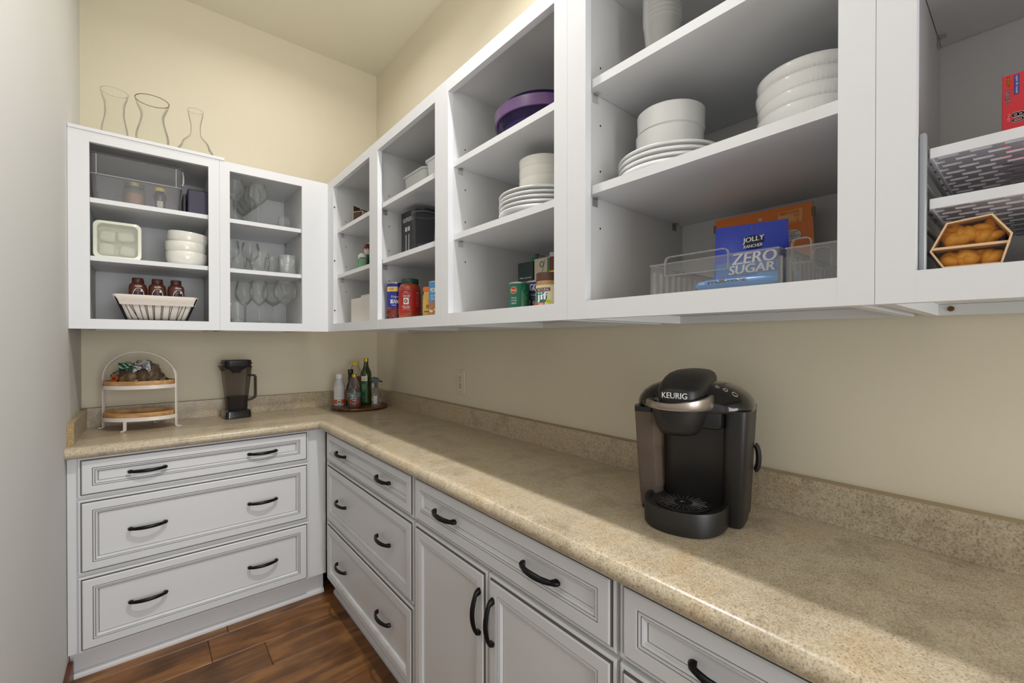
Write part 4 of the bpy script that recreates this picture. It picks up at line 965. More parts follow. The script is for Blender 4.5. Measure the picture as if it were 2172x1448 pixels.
obj('lid', lathe([(0, 0.131), (r * 0.80, 0.131), (r * 0.88, 0.129), (r * 0.89, 0.113), (r * 0.86, 0.1125)], 40), mat('gold_lid', rgb(186, 172, 120), 0.3, 0.7), c, smooth=True)
c = thing('honey_bottle', 'dark honey bottle with yellow cap inside the clear storage box', 'bottle', (-1.139, -0.285, S1 + E1 + 0.0025), camface(-1.139, -0.285))
r = 0.0235
obj('bottle_body', lathe([(0, 0), (r * 0.98, 0), (r, 0.004), (r * 0.88, 0.022), (r * 0.80, 0.034), (r * 0.84, 0.046), (r, 0.060), (r * 1.04, 0.070), (r * 0.94, 0.078), (r * 0.70, 0.086), (r * 0.66, 0.094), (0, 0.094)], 32), mat('dark_honey', rgb(46, 40, 46), 0.15, coat=0.5), c, smooth=True)
obj('cap', lathe([(0, 0.108), (r * 0.70, 0.108), (r * 0.76, 0.106), (r * 0.78, 0.093), (r * 0.70, 0.0925)], 28), flat('cap_yellow', 226, 208, 70), c, smooth=True)
obj('label', cylpatch(r * 0.90, 0.010, 0.046, -0.52, 0.52, 12, r2=r * 0.92), flat('label_ivory', 226, 220, 200), c)
letters('A', 0.006, 0.009, on_cyl(r * 0.93, 0.036, 0), c, flat('ink_tan', 150, 110, 70)); letters('wild honey', 0.018, 0.003, on_cyl(r * 0.93, 0.024, 0), c, INK_G)
NAV = flat('box_navy', 44, 38, 62, 0.35)
c = thing('navy_tin', 'dark navy box with rounded corners at the right end of the top shelf', 'box', (-1.000, -0.300, S1 + E1)); obj('box_body', bx(-0.042, 0.042, -0.055, 0.10, 0, 0.116, bevel=0.006), NAV, c)
c = thing('narrow_black_box', 'narrow black box squeezed between the clear storage box and the navy box', 'box', (-1.0515, -0.300, S1 + E1)); obj('box_body', bx(-0.0055, 0.0055, -0.030, 0.10, 0, 0.092, bevel=0.002), flat('box_black', 34, 34, 38, 0.45), c)
# sandwich container on its side
c = thing('food_container', 'rounded milky plastic container standing on its side on the middle shelf', 'container', (-1.281, -0.300, S2 + E1 + 0.0805), 0)
MILK = mat('milky_lid_rim', rgb(232, 235, 216), 0.3, coat=0.3)
def rr_xz(a, b, r, y, n=6): return [(x_, y, z_) for x_, z_, _ in rrect(a, b, r, 0, n)]
bm = newbm(); loft(bm, [rr_xz(0.0765, 0.0795, 0.022, -0.032), rr_xz(0.078, 0.0805, 0.022, -0.028), rr_xz(0.078, 0.0805, 0.022, -0.018), rr_xz(0.072, 0.074, 0.022, -0.016), rr_xz(0.068, 0.070, 0.020, 0.05), rr_xz(0.060, 0.062, 0.018, 0.052)], False, True)
obj('tub_body', bm, MILK, c, smooth=True)
bm = newbm(); loft(bm, [rr_xz(0.0765, 0.0795, 0.022, -0.032), rr_xz(0.066, 0.069, 0.018, -0.033), rr_xz(0.064, 0.067, 0.018, -0.028)], False, False); obj('lid_rim', bm, MILK, c, smooth=True)
bm = newbm(); bm.faces.new(ring(bm, rr_xz(0.0642, 0.0672, 0.018, -0.0285))); obj('lid_window', bm, glassy('milky_window', (0.90, 0.91, 0.86), (0.8, 0.8, 0.76), 0.35, rgb(240, 242, 226)), c)
for k, (xx, zz, ww, hh) in enumerate(((-0.034, 0.026, 0.026, 0.026), (0.026, 0.030, 0.030, 0.024), (-0.036, -0.034, 0.026, 0.026), (0.032, -0.036, 0.028, 0.022))):
    o = tag(obj('napkin_roll', bx(-ww, ww, -0.018, 0.018, -hh, hh, bevel=0.012), flat('napkin_white', 232, 230, 222, 0.8)), 'folded white napkin inside the milky container, %s' % ('upper left', 'upper right', 'lower left', 'lower right')[k], 'napkin', 'napkins in the milky container')
    o.location = (-1.281 + xx, -0.300 + 0.022, S2 + E1 + 0.0805 + zz); o.rotation_euler = (0, (0.1, -0.08, 0.02, 0.18)[k], 0)
# white bowls with soft square-ish sides
dpr = [(0, 0.003), (0.052, 0.003), (0.055, 0), (0.060, 0.001), (0.072, 0.012), (0.0775, 0.030), (0.0790, 0.060), (0.0775, 0.0625), (0.0755, 0.061), (0.0735, 0.030), (0.066, 0.012), (0, 0.009)]
dm = mesh_of(lathe(dpr, 48), True, angle=40); dm.materials.append(CERAMC)
for i, (z_, tx, ty, dx) in enumerate(((0.0, 0, 0, 0), (0.046, 0.02, 0.02, -0.003), (0.092, 0.03, 0.07, 0.002))):
    o = stack_one('deep_bowl', 'bowl', dm, CERAMC, -1.042 + dx, -0.285, S2 + E1 + z_, 'cream-white deep bowl beside the milky container, ' + ('bottom of three', 'middle of three', 'tilted topmost of three')[i], 'cream-white deep bowls')
    o.rotation_euler = (tx, ty, 0)
# wire basket with cloth liner
c = thing('wire_basket', 'black wire basket with a white cloth liner holding brown bottles', 'basket', (-1.1500, -0.2450, Z1))
AT, BT, AB, BB, HH = 0.141, 0.116, 0.104, 0.088, 0.104
def bp_(u, v, z):                                  # point on the tapered basket wall
    t = z / HH; return (u * (AB + (AT - AB) * t), v * (BB + (BT - BB) * t), z)
for z_, m_ in ((0.002, 0.0022), (HH, 0.0022)):
    q = [bp_(-1, -1, z_), bp_(1, -1, z_), bp_(1, 1, z_), bp_(-1, 1, z_), bp_(-1, -1, z_)]
    bm = newbm()
    for p0, p1 in zip(q, q[1:]): tube([p0, p1], m_, 6, bm)
    obj('basket_hoop', bm, BLACKH, c)
for su in (-1, 1):
    for sv in (-1, 1): obj('corner_bar', tube([bp_(su, sv, 0.002), bp_(su, sv, HH)], 0.0034, 8), BLACKH, c)
for (t0, b0) in ((-.86, -.80), (-.80, -.60), (-.70, -.62), (-.50, -.46), (-.36, -.30), (-.30, -.28), (-.14, -.12), (-.08, -.10), (.12, .10), (.16, .14), (.34, .36), (.42, .38), (.60, .62), (.72, .64), (.80, .78)):
    obj('wire', tube([(t0 * AT, -BT + 0.0005, HH), (b0 * AB, -BB + 0.0005, 0.002)], 0.0011, 6), BLACKH, c)
for su in (-1, 1):
    for v in (-.6, -.2, .2, .6): obj('wire', tube([(su * AT, v * BT, HH), (su * AB, v * BB, 0.002)], 0.0011, 6), BLACKH, c)
CLOTH = mat('white_cotton_cloth', rgb(224, 214, 204), 0.9, bump=(300, 0.3))
rnd = random.Random(2)
def cl(k, dz, off, wob):
    out = []
    for x_, y_, _ in rrect(1, 1, 0.10, 0, 5):
        t = dz / HH; ax = AB + (AT - AB) * t + off; ay = BB + (BT - BB) * t + off
        out.append((x_ * ax + wob * math.sin(9 * y_ + 4 * x_ + k), y_ * ay + wob * math.sin(11 * x_ + k), dz + wob * 0.7 * math.sin(7 * x_ + 5 * y_)))
    return out
bm = newbm(); loft(bm, [cl(0, 0.004, -0.005, 0), cl(1, 0.05, -0.005, 0.001), cl(2, 0.100, -0.004, 0.0012), cl(3, 0.109, 0.001, 0.0016), cl(4, 0.106, 0.007, 0.0016), cl(5, 0.085, 0.0045, 0.0022), cl(6, 0.066, 0.0045, 0.0020)], True, False)
obj('cloth_liner', bm, CLOTH, c, smooth=True, angle=80)
SHK = mat('brown_bottle_sleeve', rgb(96, 52, 38), 0.35, coat=0.2)
def shake():
    t = thing('shake_bottle', 'x', 'bottle', (0, 0, 0), 0, 'brown shake bottles in the basket'); r = 0.0312
    obj('bottle_body', lathe([(0, 0), (r * 0.95, 0), (r, 0.004), (r, 0.140), (r * 0.96, 0.150), (r * 0.86, 0.158), (r * 0.62, 0.1635), (r * 0.60, 0.166), (0, 0.166)], 36), SHK, t, smooth=True)
    obj('cap', lathe([(r * 0.62, 0.1635), (r * 0.65, 0.166), (r * 0.64, 0.183), (r * 0.60, 0.1855), (0, 0.1855)], 30), flat('cap_brown', 84, 48, 42, 0.4), t, smooth=True)
    bm = newbm(); flatshape(on_cyl(r + 0.0005, 0.106, 0), [(0.0215 * math.cos(k * PI / 14), 0.034 * math.sin(k * PI / 14)) for k in range(28)], bm); obj('white_oval', bm, INK_W, t)
    letters('fairlife', 0.024, 0.0055, on_cyl(r + 0.0006, 0.1475, 0), t, INK_W, bold=0.0003)
    letters('CORE', 0.032, 0.012, on_cyl(r + 0.0010, 0.117, 0), t, flat('ink_navy', 22, 24, 62), bold=0.0012)
    bm = newbm(); f_ = on_cyl(r + 0.0010, 0.131, 0)
    flatshape(f_, [(-0.0018, 0.002), (0, -0.004), (0.0018, 0.002), (0.006, 0.005), (0.0055, 0.006), (0.001, 0.0035), (-0.001, 0.0035), (-0.0055, 0.006), (-0.006, 0.005)], bm); obj('horned_mark', bm, flat('ink_slate', 66, 70, 86), t)
    return t
s0 = shake(); first = True
for j, yy in enumerate((-0.275, -0.203)):
    for i, xx in enumerate((-1.218, -1.150, -1.082)):
        xx += 0.002 * j
        lab = 'brown shake bottle with round white label, %s of the %s row' % (('left', 'middle', 'right')[i], ('front', 'hidden back')[j])
        z_ = Z1 + 0.0055
        fz = camface(xx, yy) + (0.1, 0.05, 0.3)[i]
        if first: s0.location = (xx, yy, z_); s0.rotation_euler = (0, 0, fz); s0['label'] = lab; first = False
        else: dup(s0, (xx, yy, z_), fz, lab)

# ================================================================== GLASSES
def wine(name, R, hb, hs, rim=0.78, base=None):
    """stemmed glass: foot, stem of height hs, bowl of height hb and widest radius R"""
    base = base or R * 0.82
    foot = [(0, 0.0015), (base * 0.98, 0.0), (base, 0.0012), (base * 0.5, 0.004), (0.0065, 0.009), (0.0040, 0.016), (0.0034, hs * 0.6), (0.0045, hs - 0.004), (0.009, hs)]
    bowl = [(0.0005, hs - 0.001)] + [(R * math.sin(min(1, t / 0.48) * PI / 2) ** 0.75 if t < 0.48 else R * (1 - (1 - rim) * ((t - 0.48) / 0.52) ** 1.7), hs + hb * t) for t in [k / 16 for k in range(1, 17)]]
    return foot, bowl
def wine_glass(label, x, y, z, R, hb, hs, rim, group, proto={}):
    key = (R, hb, hs, rim)
    if key in proto: return dup(proto[key], (x, y, z), None, label)
    foot, bowl = wine('g', R, hb, hs, rim)
    c = thing('wine_glass', label, 'glass', (x, y, z), 0, group)
    obj('stem_and_foot', lathe(foot, 24), GLASSM, c, smooth=True, angle=60); obj('bowl', lathe(bowl, 36), GLASSM, c, smooth=True, angle=60)
    proto[key] = c; return c
GG = 'stemmed wine glasses'
zt = S1 + E1
wine_glass('medium wine glass at the front of the top shelf, left of centre', -0.755, -0.335, zt, 0.040, 0.118, 0.095, 0.72, GG)
wine_glass('wine glass at the far left of the top shelf, cut by the frame', -0.852, -0.335, zt, 0.040, 0.118, 0.095, 0.72, GG)
for k, (xx, yy) in enumerate(((-0.765, -0.247), (-0.775, -0.160), (-0.783, -0.073))):
    wine_glass('wine glass behind the front one on the top shelf, %s in the row' % ('second', 'third', 'fourth')[k], xx, yy, zt, 0.040, 0.118, 0.095, 0.72, GG)
def stemless(label, x, y, z, R, h, m=GLASSM, thick=0.004, proto={}):
    key = (R, h, m.name)
    me = proto.get(key)
    if me is None:
        prof = [(0, thick), (R * 0.5, thick), (R * 0.52, 0), (R * 0.62, 0.0012), (R * 0.88, h * 0.14), (R * 0.985, h * 0.30), (R, h * 0.42), (R * 0.95, h * 0.7), (R * 0.86, h)]
        me = mesh_of(lathe(prof, 36), True, angle=60); me.materials.append(m); proto[key] = me
    o = obj('stemless_glass', me, m); o.location = (x, y, z); return tag(o, label, 'glass', 'stemless glasses')
stemless('small round tumbler alone at the right of the top shelf', -0.622, -0.27, zt, 0.030, 0.078)
zt = S2 + E1
stemless('stemless glass at the front left of the middle shelf, cut by the frame', -0.846, -0.345, zt, 0.038, 0.100)
stemless('stemless glass at the front centre of the middle shelf', -0.748, -0.340, zt, 0.043, 0.100)
wine_glass('short-stemmed glass standing behind the two stemless glasses', -0.770, -0.215, zt, 0.042, 0.105, 0.062, 0.8, GG)
wine_glass('short-stemmed glass in the back left of the middle shelf', -0.856, -0.225, zt, 0.036, 0.105, 0.062, 0.8, GG)
stemless('stemless glass behind the cut crystal tumbler', -0.672, -0.235, zt, 0.038, 0.100)
# cut crystal tumbler with faceted diamond band
def crystal():
    bm = newbm(); n = 16; r = 0.0395; rows = [(0.0, 0.94), (0.004, 0.98)] + [(0.008 + 0.0085 * k, 1.0) for k in range(6)]
    rings = []
    for k, (z_, q) in enumerate(rows):
        pts = []
        for i in range(2 * n):
            a_ = PI * (i + (0.0 if True else 0)) / n; d_ = 0.962 if (i + k) % 2 and k >= 2 and k < 7 else 1.0
            pts.append((r * q * d_ * math.cos(a_), r * q * d_ * math.sin(a_), z_))
        rings.append(pts)
    rings += [[(r * 1.0 * math.cos(PI * i / n), r * math.sin(PI * i / n), 0.058) for i in range(2 * n)], [(r * 1.03 * math.cos(PI * i / n), r * 1.03 * math.sin(PI * i / n), 0.096) for i in range(2 * n)]]
    return loft(bm, rings, True, False)
c = thing('crystal_tumbler', 'cut crystal tumbler with diamond pattern at the right of the middle shelf', 'glass', (-0.622, -0.338, zt))
obj('tumbler_body', crystal(), CRYSTAL, c); obj('tumbler_inside', lathe([(0, 0.012), (0.034, 0.012), (0.0365, 0.02), (0.0385, 0.095)], 32), CRYSTAL, c, smooth=True)
zt = Z1
c = thing('rocks_tumbler', 'thick-based tumbler at the front left of the bottom shelf', 'glass', (-0.846, -0.345, zt))
obj('tumbler_body', lathe([(0, 0.0), (0.030, 0.0), (0.034, 0.004), (0.0355, 0.014), (0.0375, 0.102)], 36), GLASSM, c, smooth=True); obj('thick_base', lathe([(0, 0.002), (0.031, 0.002), (0.034, 0.012), (0.030, 0.018), (0, 0.017)], 36), CRYSTAL, c, smooth=True)
GB = 'large wine glasses on the bottom shelf'
wine_glass('tall tulip wine glass at the centre of the bottom shelf', -0.748, -0.315, zt, 0.042, 0.132, 0.088, 0.74, GB)
wine_glass('large balloon wine glass at the right front of the bottom shelf', -0.630, -0.325, zt, 0.056, 0.128, 0.098, 0.66, GB)
wine_glass('tall tulip wine glass behind the thick-based tumbler', -0.800, -0.225, zt, 0.042, 0.132, 0.088, 0.74, GB)
wine_glass('balloon wine glass behind the front balloon glass, nearer the back', -0.660, -0.190, zt, 0.056, 0.128, 0.098, 0.66, GB)
# vases on top of the cabinet
def vase(name, label, x, y, prof, rimr=0.0012):
    c = thing(name, label, 'vase', (x, y, TZ)); obj('glass_wall', lathe(prof, 56), GLASS, c, smooth=True, angle=60)
    rr, zz = prof[-1]
    obj('rim', tube([(rr * math.cos(2 * PI * k / 48), rr * math.sin(2 * PI * k / 48), zz) for k in range(49)], rimr, 6), glassy('glass_rim', (0.62, 0.66, 0.6), (0.3, 0.34, 0.3), refl=0.3) if rimr > 0.001 else glassy('faint_glass_rim', (0.85, 0.87, 0.84), (0.65, 0.68, 0.64), refl=0.3), c, smooth=True)
    obj('thick_base', lathe([(0, 0.001), (prof[1][0] * 0.9, 0.001), (prof[1][0] * 0.9, 0.005), (0, 0.005)], 40), GLASS, c, smooth=True); return c
def smooth_prof(keys, n=24):
    out = []
    for i in range(n + 1):
        z = keys[0][1] + (keys[-1][1] - keys[0][1]) * i / n
        for (r0, z0), (r1, z1) in zip(keys, keys[1:]):
            if z0 <= z <= z1 + 1e-9:
                t = (z - z0) / (z1 - z0); t = t * t * (3 - 2 * t); out.append((r0 + (r1 - r0) * t, z)); break
    return out
vase('glass_vase', 'faint clear flared glass vase at the left end of the cabinet top', -1.292, -0.262, [(0, 0.002), (0.034, 0.002)] + smooth_prof([(0.036, 0.002), (0.045, 0.05), (0.033, 0.14), (0.034, 0.165), (0.046, 0.230)]), 0.0008)
vase('hurricane_vase', 'clear hurricane vase with pinched waist and dark rim, middle of three', -1.164, -0.262, [(0, 0.002), (0.046, 0.002)] + smooth_prof([(0.048, 0.002), (0.0605, 0.06), (0.0420, 0.160), (0.0605, 0.236)]), 0.0017)
vase('wine_carafe', 'clear round-bellied carafe with narrow neck at the right of the cabinet top', -1.004, -0.262, [(0, 0.002), (0.050, 0.002)] + smooth_prof([(0.052, 0.002), (0.071, 0.045), (0.055, 0.080), (0.0205, 0.135), (0.0195, 0.160), (0.031, 0.244)]), 0.0007)

# ================================================================== COUNTER: TIERED STAND
CT = 0.9152
c = thing('tiered_stand', 'white metal two-tier oval stand with light wood trays and an arched handle', 'stand', (-1.212, -0.165, CT), -0.50)
EA, EB = 0.146, 0.098
def oval(a, b, z, n=56): return [(a * math.cos(2 * PI * k / n), b * math.sin(2 * PI * k / n), z) for k in range(n)]
def band(a, b, z0, z1, t, m, name, parent, n=56):
    bm = newbm(); r_ = [ring(bm, oval(a, b, z0, n)), ring(bm, oval(a, b, z1, n)), ring(bm, oval(a - t, b - t, z1, n)), ring(bm, oval(a - t, b - t, z0, n))]
    for p, q in zip(r_, r_[1:] + r_[:1]): bridge(bm, p, q)
    return obj(name, bm, m, parent, smooth=True)
for z_ in (0.043, 0.187):
    band(EA, EB, z_, z_ + 0.017, 0.003, WMETAL, 'oval_band', c)
    bm = newbm(); n = 56; a, b = EA - 0.006, EB - 0.006
    loft(bm, [oval(a - 0.002, b - 0.002, z_ + 0.008), oval(a, b, z_ + 0.010), oval(a, b, z_ + 0.036), oval(a - 0.007, b - 0.007, z_ + 0.036), oval(a - 0.010, b - 0.010, z_ + 0.019), oval(a - 0.06, b - 0.05, z_ + 0.018)])
    obj('wood_tray', bm, BAMBOO, c, smooth=True, angle=50)
pw = dict(flat_=(0.0025, 0.0055))
px_ = EA + 0.003
arch = [(-px_ - 0.020, 0, 0.0032), (-px_ - 0.006, 0, 0.0032), (-px_ - 0.001, 0, 0.0055), (-px_, 0, 0.010), (-px_, 0, 0.225)]
arch += [(-px_ * math.cos(t), 0, 0.232 + 0.122 * math.sin(t)) for t in [PI * k / 28 for k in range(1, 28)]]
arch += [(px_, 0, 0.225), (px_, 0, 0.010), (px_ + 0.001, 0, 0.0055), (px_ + 0.006, 0, 0.0032), (px_ + 0.020, 0, 0.0032)]
obj('arched_handle', tube(arch, 0.004, flat_=(0.0055, 0.0028)), WMETAL, c, smooth=False)
for sy in (-1, 1):
    for x_ in ((-0.005,) if sy < 0 else (0.005,)):
        obj('foot', tube([(x_, sy * (EB + 0.002), 0.050), (x_, sy * (EB + 0.002), 0.010), (x_, sy * (EB + 0.004), 0.0045), (x_, sy * (EB + 0.022), 0.0035)], 0.004, flat_=(0.0055, 0.0028)), WMETAL, c)
for sx in (-1, 1): obj('bolt', bx(sx * (px_ + 0.0030) - 0.0015, sx * (px_ + 0.0030) + 0.0015, -0.002, 0.002, 0.050, 0.054, bevel=0.0006), WMETAL, c)
# bag of produce on the upper tier
c = thing('produce_bag', 'crumpled clear plastic produce bag with green and white labels on the upper tray', 'bag', (-1.215, -0.168, CT + 0.2057), -0.50)
from mathutils import noise as mnoise
def mound(sx, sy, sz, amp, seed, u0=0, u1=2 * PI, v0=0.0, v1=1.0, off=0.0, nu=64, nv=16):
    bm = newbm(); rows = []
    full = abs(u1 - u0 - 2 * PI) < 1e-6
    for j in range(nv + 1):
        v = v0 + (v1 - v0) * j / nv; row = []
        for i in range(nu + (0 if full else 1)):
            u = u0 + (u1 - u0) * i / nu; e = math.cos(v * PI / 2) ** 0.75 if v < 1 else 0.0
            d = Vector((math.cos(u) * e, math.sin(u) * e, math.sin(v * PI / 2) ** 0.8 if v > 0 else 0.0))
            k = 1 + amp * (mnoise.noise(d * 3.1 + Vector((seed, 0, 0))) + 0.6 * abs(mnoise.noise(d * 8.0 + Vector((0, seed, 0)))) - 0.25)
            row.append(bm.verts.new((d.x * sx * k + off * d.x, d.y * sy * k + off * d.y, max(0.0, d.z * sz * k + off))))
        rows.append(row)
    for a_, b_ in zip(rows, rows[1:]): bridge(bm, a_, b_, 0, full)
    return bm
obj('vegetables', mound(0.092, 0.060, 0.088, 0.25, 3.0), mat('brown_roots', rgb(112, 88, 62), 0.6, noise=(38, 0.45)), c, smooth=True, angle=70)
obj('clear_film', mound(0.098, 0.066, 0.096, 0.42, 5.0), glassy('crumpled_film', (0.86, 0.86, 0.82), (0.45, 0.44, 0.38), 0.10, rgb(176, 160, 136), refl=0.3, rough=0.08), c, smooth=True, angle=25)
obj('green_label', mound(0.102, 0.070, 0.099, 0.40, 5.0, u0=-PI * 0.80, u1=-PI * 0.48, v0=0.38, v1=0.93, off=0.003, nu=14, nv=10), mat('produce_green', rgb(38, 84, 62), 0.4, noise=(50, 0.5)), c, smooth=True)
obj('white_label', mound(0.102, 0.070, 0.099, 0.40, 5.0, u0=-PI * 0.48, u1=-PI * 0.20, v0=0.36, v1=0.92, off=0.003, nu=14, nv=10), flat('produce_white', 206, 204, 208), c, smooth=True)
for k in range(6):
    v_ = 0.42 + 0.075 * k
    obj('print_line', mound(0.102, 0.070, 0.099, 0.40, 5.0, u0=-PI * 0.47, u1=-PI * 0.22, v0=v_, v1=v_ + 0.028, off=0.0042, nu=14, nv=2), flat('ink_plum', 96, 84, 104), c)
for k in range(3):
    v_ = 0.50 + 0.13 * k
    obj('print_line', mound(0.102, 0.070, 0.099, 0.40, 5.0, u0=-PI * 0.76, u1=-PI * 0.54, v0=v_, v1=v_ + 0.05, off=0.0042, nu=14, nv=2), flat('ink_mint', 150, 196, 170), c)
o = obj('orange_sticker', lathe([(0, 0), (0.0175, 0), (0.0170, 0.0012), (0, 0.0016)], 28), flat('sticker_orange', 204, 92, 22), c); o.location = (-0.070, -0.052, 0.028); o.rotation_euler = (1.15, 0, -0.35)
o = obj('sticker_print', bx(-0.009, 0.009, -0.006, 0.006, 0.0014, 0.0019), flat('sticker_red', 150, 30, 16), c); o.location = (-0.070, -0.052, 0.028); o.rotation_euler = (1.15, 0, -0.35)

# ================================================================== BLENDER JUG
c = thing('blender_jug', 'smoky clear blender jug with black lid and side handle on the worktop', 'jug', (-0.824, -0.128, CT), 0.10)
BASEM = mat('jug_base_black', rgb(30, 30, 34), 0.12, coat=0.6)
bm = newbm(); loft(bm, [rrect(0.058, 0.055, 0.018, 0.0), rrect(0.060, 0.057, 0.018, 0.003), rrect(0.058, 0.055, 0.018, 0.036), rrect(0.053, 0.050, 0.018, 0.042), rrect(0.044, 0.044, 0.018, 0.044)]); obj('jug_base', bm, BASEM, c, smooth=True)
bm = newbm(); loft(bm, [rrect(0.044, 0.044, 0.016, 0.0445), rrect(0.046, 0.046, 0.016, 0.09), rrect(0.054, 0.054, 0.020, 0.17), rrect(0.063, 0.062, 0.026, 0.262), rrect(0.065, 0.064, 0.027, 0.266), rrect(0.065, 0.064, 0.027, 0.271)], True, False); obj('jug_wall', bm, SMOKE, c, smooth=True, angle=60)
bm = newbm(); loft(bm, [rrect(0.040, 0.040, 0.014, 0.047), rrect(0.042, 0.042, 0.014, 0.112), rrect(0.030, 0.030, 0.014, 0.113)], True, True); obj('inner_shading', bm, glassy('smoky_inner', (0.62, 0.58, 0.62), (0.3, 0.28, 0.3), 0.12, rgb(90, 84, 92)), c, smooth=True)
obj('spout', tube([(-0.058, -0.01, 0.250), (-0.070, -0.012, 0.262), (-0.082, -0.014, 0.278)], [0.010, 0.009, 0.005], 10), SMOKE, c, smooth=True)
ld = obj('lid', loft(newbm(), [rrect(0.058, 0.057, 0.026, 0.2665), rrect(0.0615, 0.0605, 0.028, 0.272), rrect(0.0620, 0.061, 0.028, 0.284), rrect(0.0665, 0.0655, 0.029, 0.286), rrect(0.0665, 0.0655, 0.029, 0.290), rrect(0.0620, 0.061, 0.028, 0.291), rrect(0.0620, 0.061, 0.028, 0.302), rrect(0.0585, 0.0575, 0.026, 0.3045)]), BMATTE, c, smooth=True)
obj('lid_plug', lathe([(0, 0.236), (0.020, 0.236), (0.022, 0.240), (0.023, 0.248), (0.034, 0.250), (0.036, 0.256), (0.048, 0.258), (0.050, 0.266), (0, 0.266)], 32), mat('plug_dark', rgb(38, 40, 42), 0.35), c, smooth=True)
obj('handle', tube([(0.056, 0, 0.221), (0.075, 0, 0.220), (0.086, 0, 0.218), (0.090, 0, 0.210), (0.090, 0, 0.110), (0.086, 0, 0.098), (0.074, 0, 0.092), (0.050, 0, 0.086)], 0.006, flat_=(0.009, 0.0058)), SMOKE, c, smooth=True)
obj('handle_core', tube([(0.060, 0, 0.2205), (0.082, 0, 0.218), (0.0895, 0, 0.208), (0.0895, 0, 0.112), (0.083, 0, 0.097), (0.056, 0, 0.088)], 0.0032, 8), mat('handle_dark', rgb(58, 54, 54), 0.3, coat=0.3), c, smooth=True)

# ================================================================== ROUND BOARD AND BOTTLES
BC = (-0.200, -0.2260)
c = thing('round_board', 'round dark acacia wood board in the corner of the worktop', 'board', (BC[0], BC[1], CT))
obj('board_disc', lathe([(0, 0), (0.154, 0), (0.162, 0.004), (0.1635, 0.010), (0.161, 0.0165), (0.155, 0.0185), (0, 0.0185)], 72), ACACIA, c, smooth=True)
BZ = CT + 0.0189
def bottle(name, label, x, y, prof, m, cap=None, capm=None, face=None, n=36):
    c = thing(name, label, 'bottle', (x, y, BZ), camface(x, y) if face is None else face)
    obj('bottle_body', lathe(prof, n), m, c, smooth=True, angle=50)
    if cap: obj('cap', lathe(cap, 28), capm, c, smooth=True)
    return c
c = bottle('vinegar_bottle', 'white plastic bottle with white cap and orange label foot', -0.300, -0.165, [(0, 0), (0.029, 0), (0.031, 0.004), (0.031, 0.108), (0.028, 0.126), (0.019, 0.150), (0.0165, 0.155), (0.0165, 0.160), (0, 0.160)], flat('bottle_milk', 206, 204, 206, 0.35),
           [(0.0168, 0.1595), (0.0195, 0.160), (0.0195, 0.184), (0.0175, 0.187), (0, 0.187)], WPLAST)
obj('label', cylpatch(0.0315, 0.036, 0.114, -1.5, 1.5, 24), flat('label_white', 222, 220, 220), c); obj('orange_band', cylpatch(0.0316, 0.012, 0.036, -1.5, 1.5, 24), flat('label_orange', 206, 96, 44), c)
obj('barcode_panel', cylpatch(0.0320, 0.014, 0.033, -0.35, 0.30, 10), INK_W, c); obj('barcode', cylpatch(0.0323, 0.018, 0.028, -0.25, 0.20, 10), flat('ink_slate', 66, 70, 86), c)
for k in range(7): letters('all purpose ingredients text', 0.030, 0.003, on_cyl(0.0318, 0.106 - 0.0085 * k, -0.15), c, INK_G)
c = bottle('soy_sauce_bottle', 'dark bottle with black shrink-wrapped neck behind the red-labelled bottle', -0.2415, -0.1900, [(0, 0), (0.023, 0), (0.025, 0.004), (0.025, 0.100), (0.021, 0.120), (0.0135, 0.140), (0.0125, 0.170), (0, 0.170)], mat('dark_brown_glass', rgb(40, 20, 14), 0.12, coat=0.6),
           [(0.0130, 0.150), (0.0150, 0.152), (0.0145, 0.185), (0.0160, 0.188), (0.0160, 0.212), (0.0145, 0.2145), (0, 0.2145)], BGLOSS)
obj('label', cylpatch(0.0254, 0.030, 0.085, -1.5, 1.5, 20), flat('label_rust', 186, 96, 66), c); letters('100', 0.012, 0.006, on_cyl(0.0150, 0.160, 0), c, flat('ink_gold', 150, 140, 100))
c = bottle('honey_jug', 'tall clear bottle of amber syrup with yellow cap at the back', -0.187, -0.1200, [(0, 0), (0.031, 0), (0.033, 0.004), (0.033, 0.190), (0.030, 0.212), (0.021, 0.228), (0.020, 0.236)], GLASSM,
           [(0.0205, 0.2345), (0.0225, 0.236), (0.0225, 0.254), (0.0205, 0.2565), (0, 0.2565)], flat('cap_yellow', 226, 208, 70))
obj('amber_syrup', lathe([(0, 0.002), (0.0315, 0.002), (0.0320, 0.006), (0.0320, 0.165), (0, 0.165)], 36), mat('amber', rgb(150, 84, 34), 0.2, coat=0.4), c, smooth=True)
c = bottle('cider_vinegar_bottle', 'teardrop glass bottle with round red label and gold cap, front of board', -0.262, -0.310, [(0, 0), (0.033, 0), (0.0365, 0.006), (0.0370, 0.075), (0.0345, 0.105), (0.0250, 0.140), (0.0140, 0.166), (0.0125, 0.176)], GLASSM,
           [(0.0128, 0.1755), (0.0145, 0.176), (0.0145, 0.192), (0.0130, 0.194), (0, 0.194)], mat('gold_cap', rgb(196, 164, 70), 0.3, 0.5))
obj('vinegar', lathe([(0, 0.003), (0.034, 0.003), (0.0358, 0.008), (0.0360, 0.075), (0.0335, 0.102), (0.030, 0.112), (0, 0.112)], 36), mat('brown_vinegar', rgb(92, 50, 22), 0.15, coat=0.5), c, smooth=True)
bm = newbm(); flatshape(on_cyl(0.0374, 0.050, 0.02), [(0.031 * math.cos(k * PI / 14), 0.034 * math.sin(k * PI / 14)) for k in range(28)], bm); obj('round_label', bm, flat('label_scarlet', 206, 36, 26), c)
obj('teal_label', cylpatch(0.0372, 0.062, 0.088, -1.3, 1.3, 20, r2=0.0365), flat('label_teal', 70, 140, 140), c)
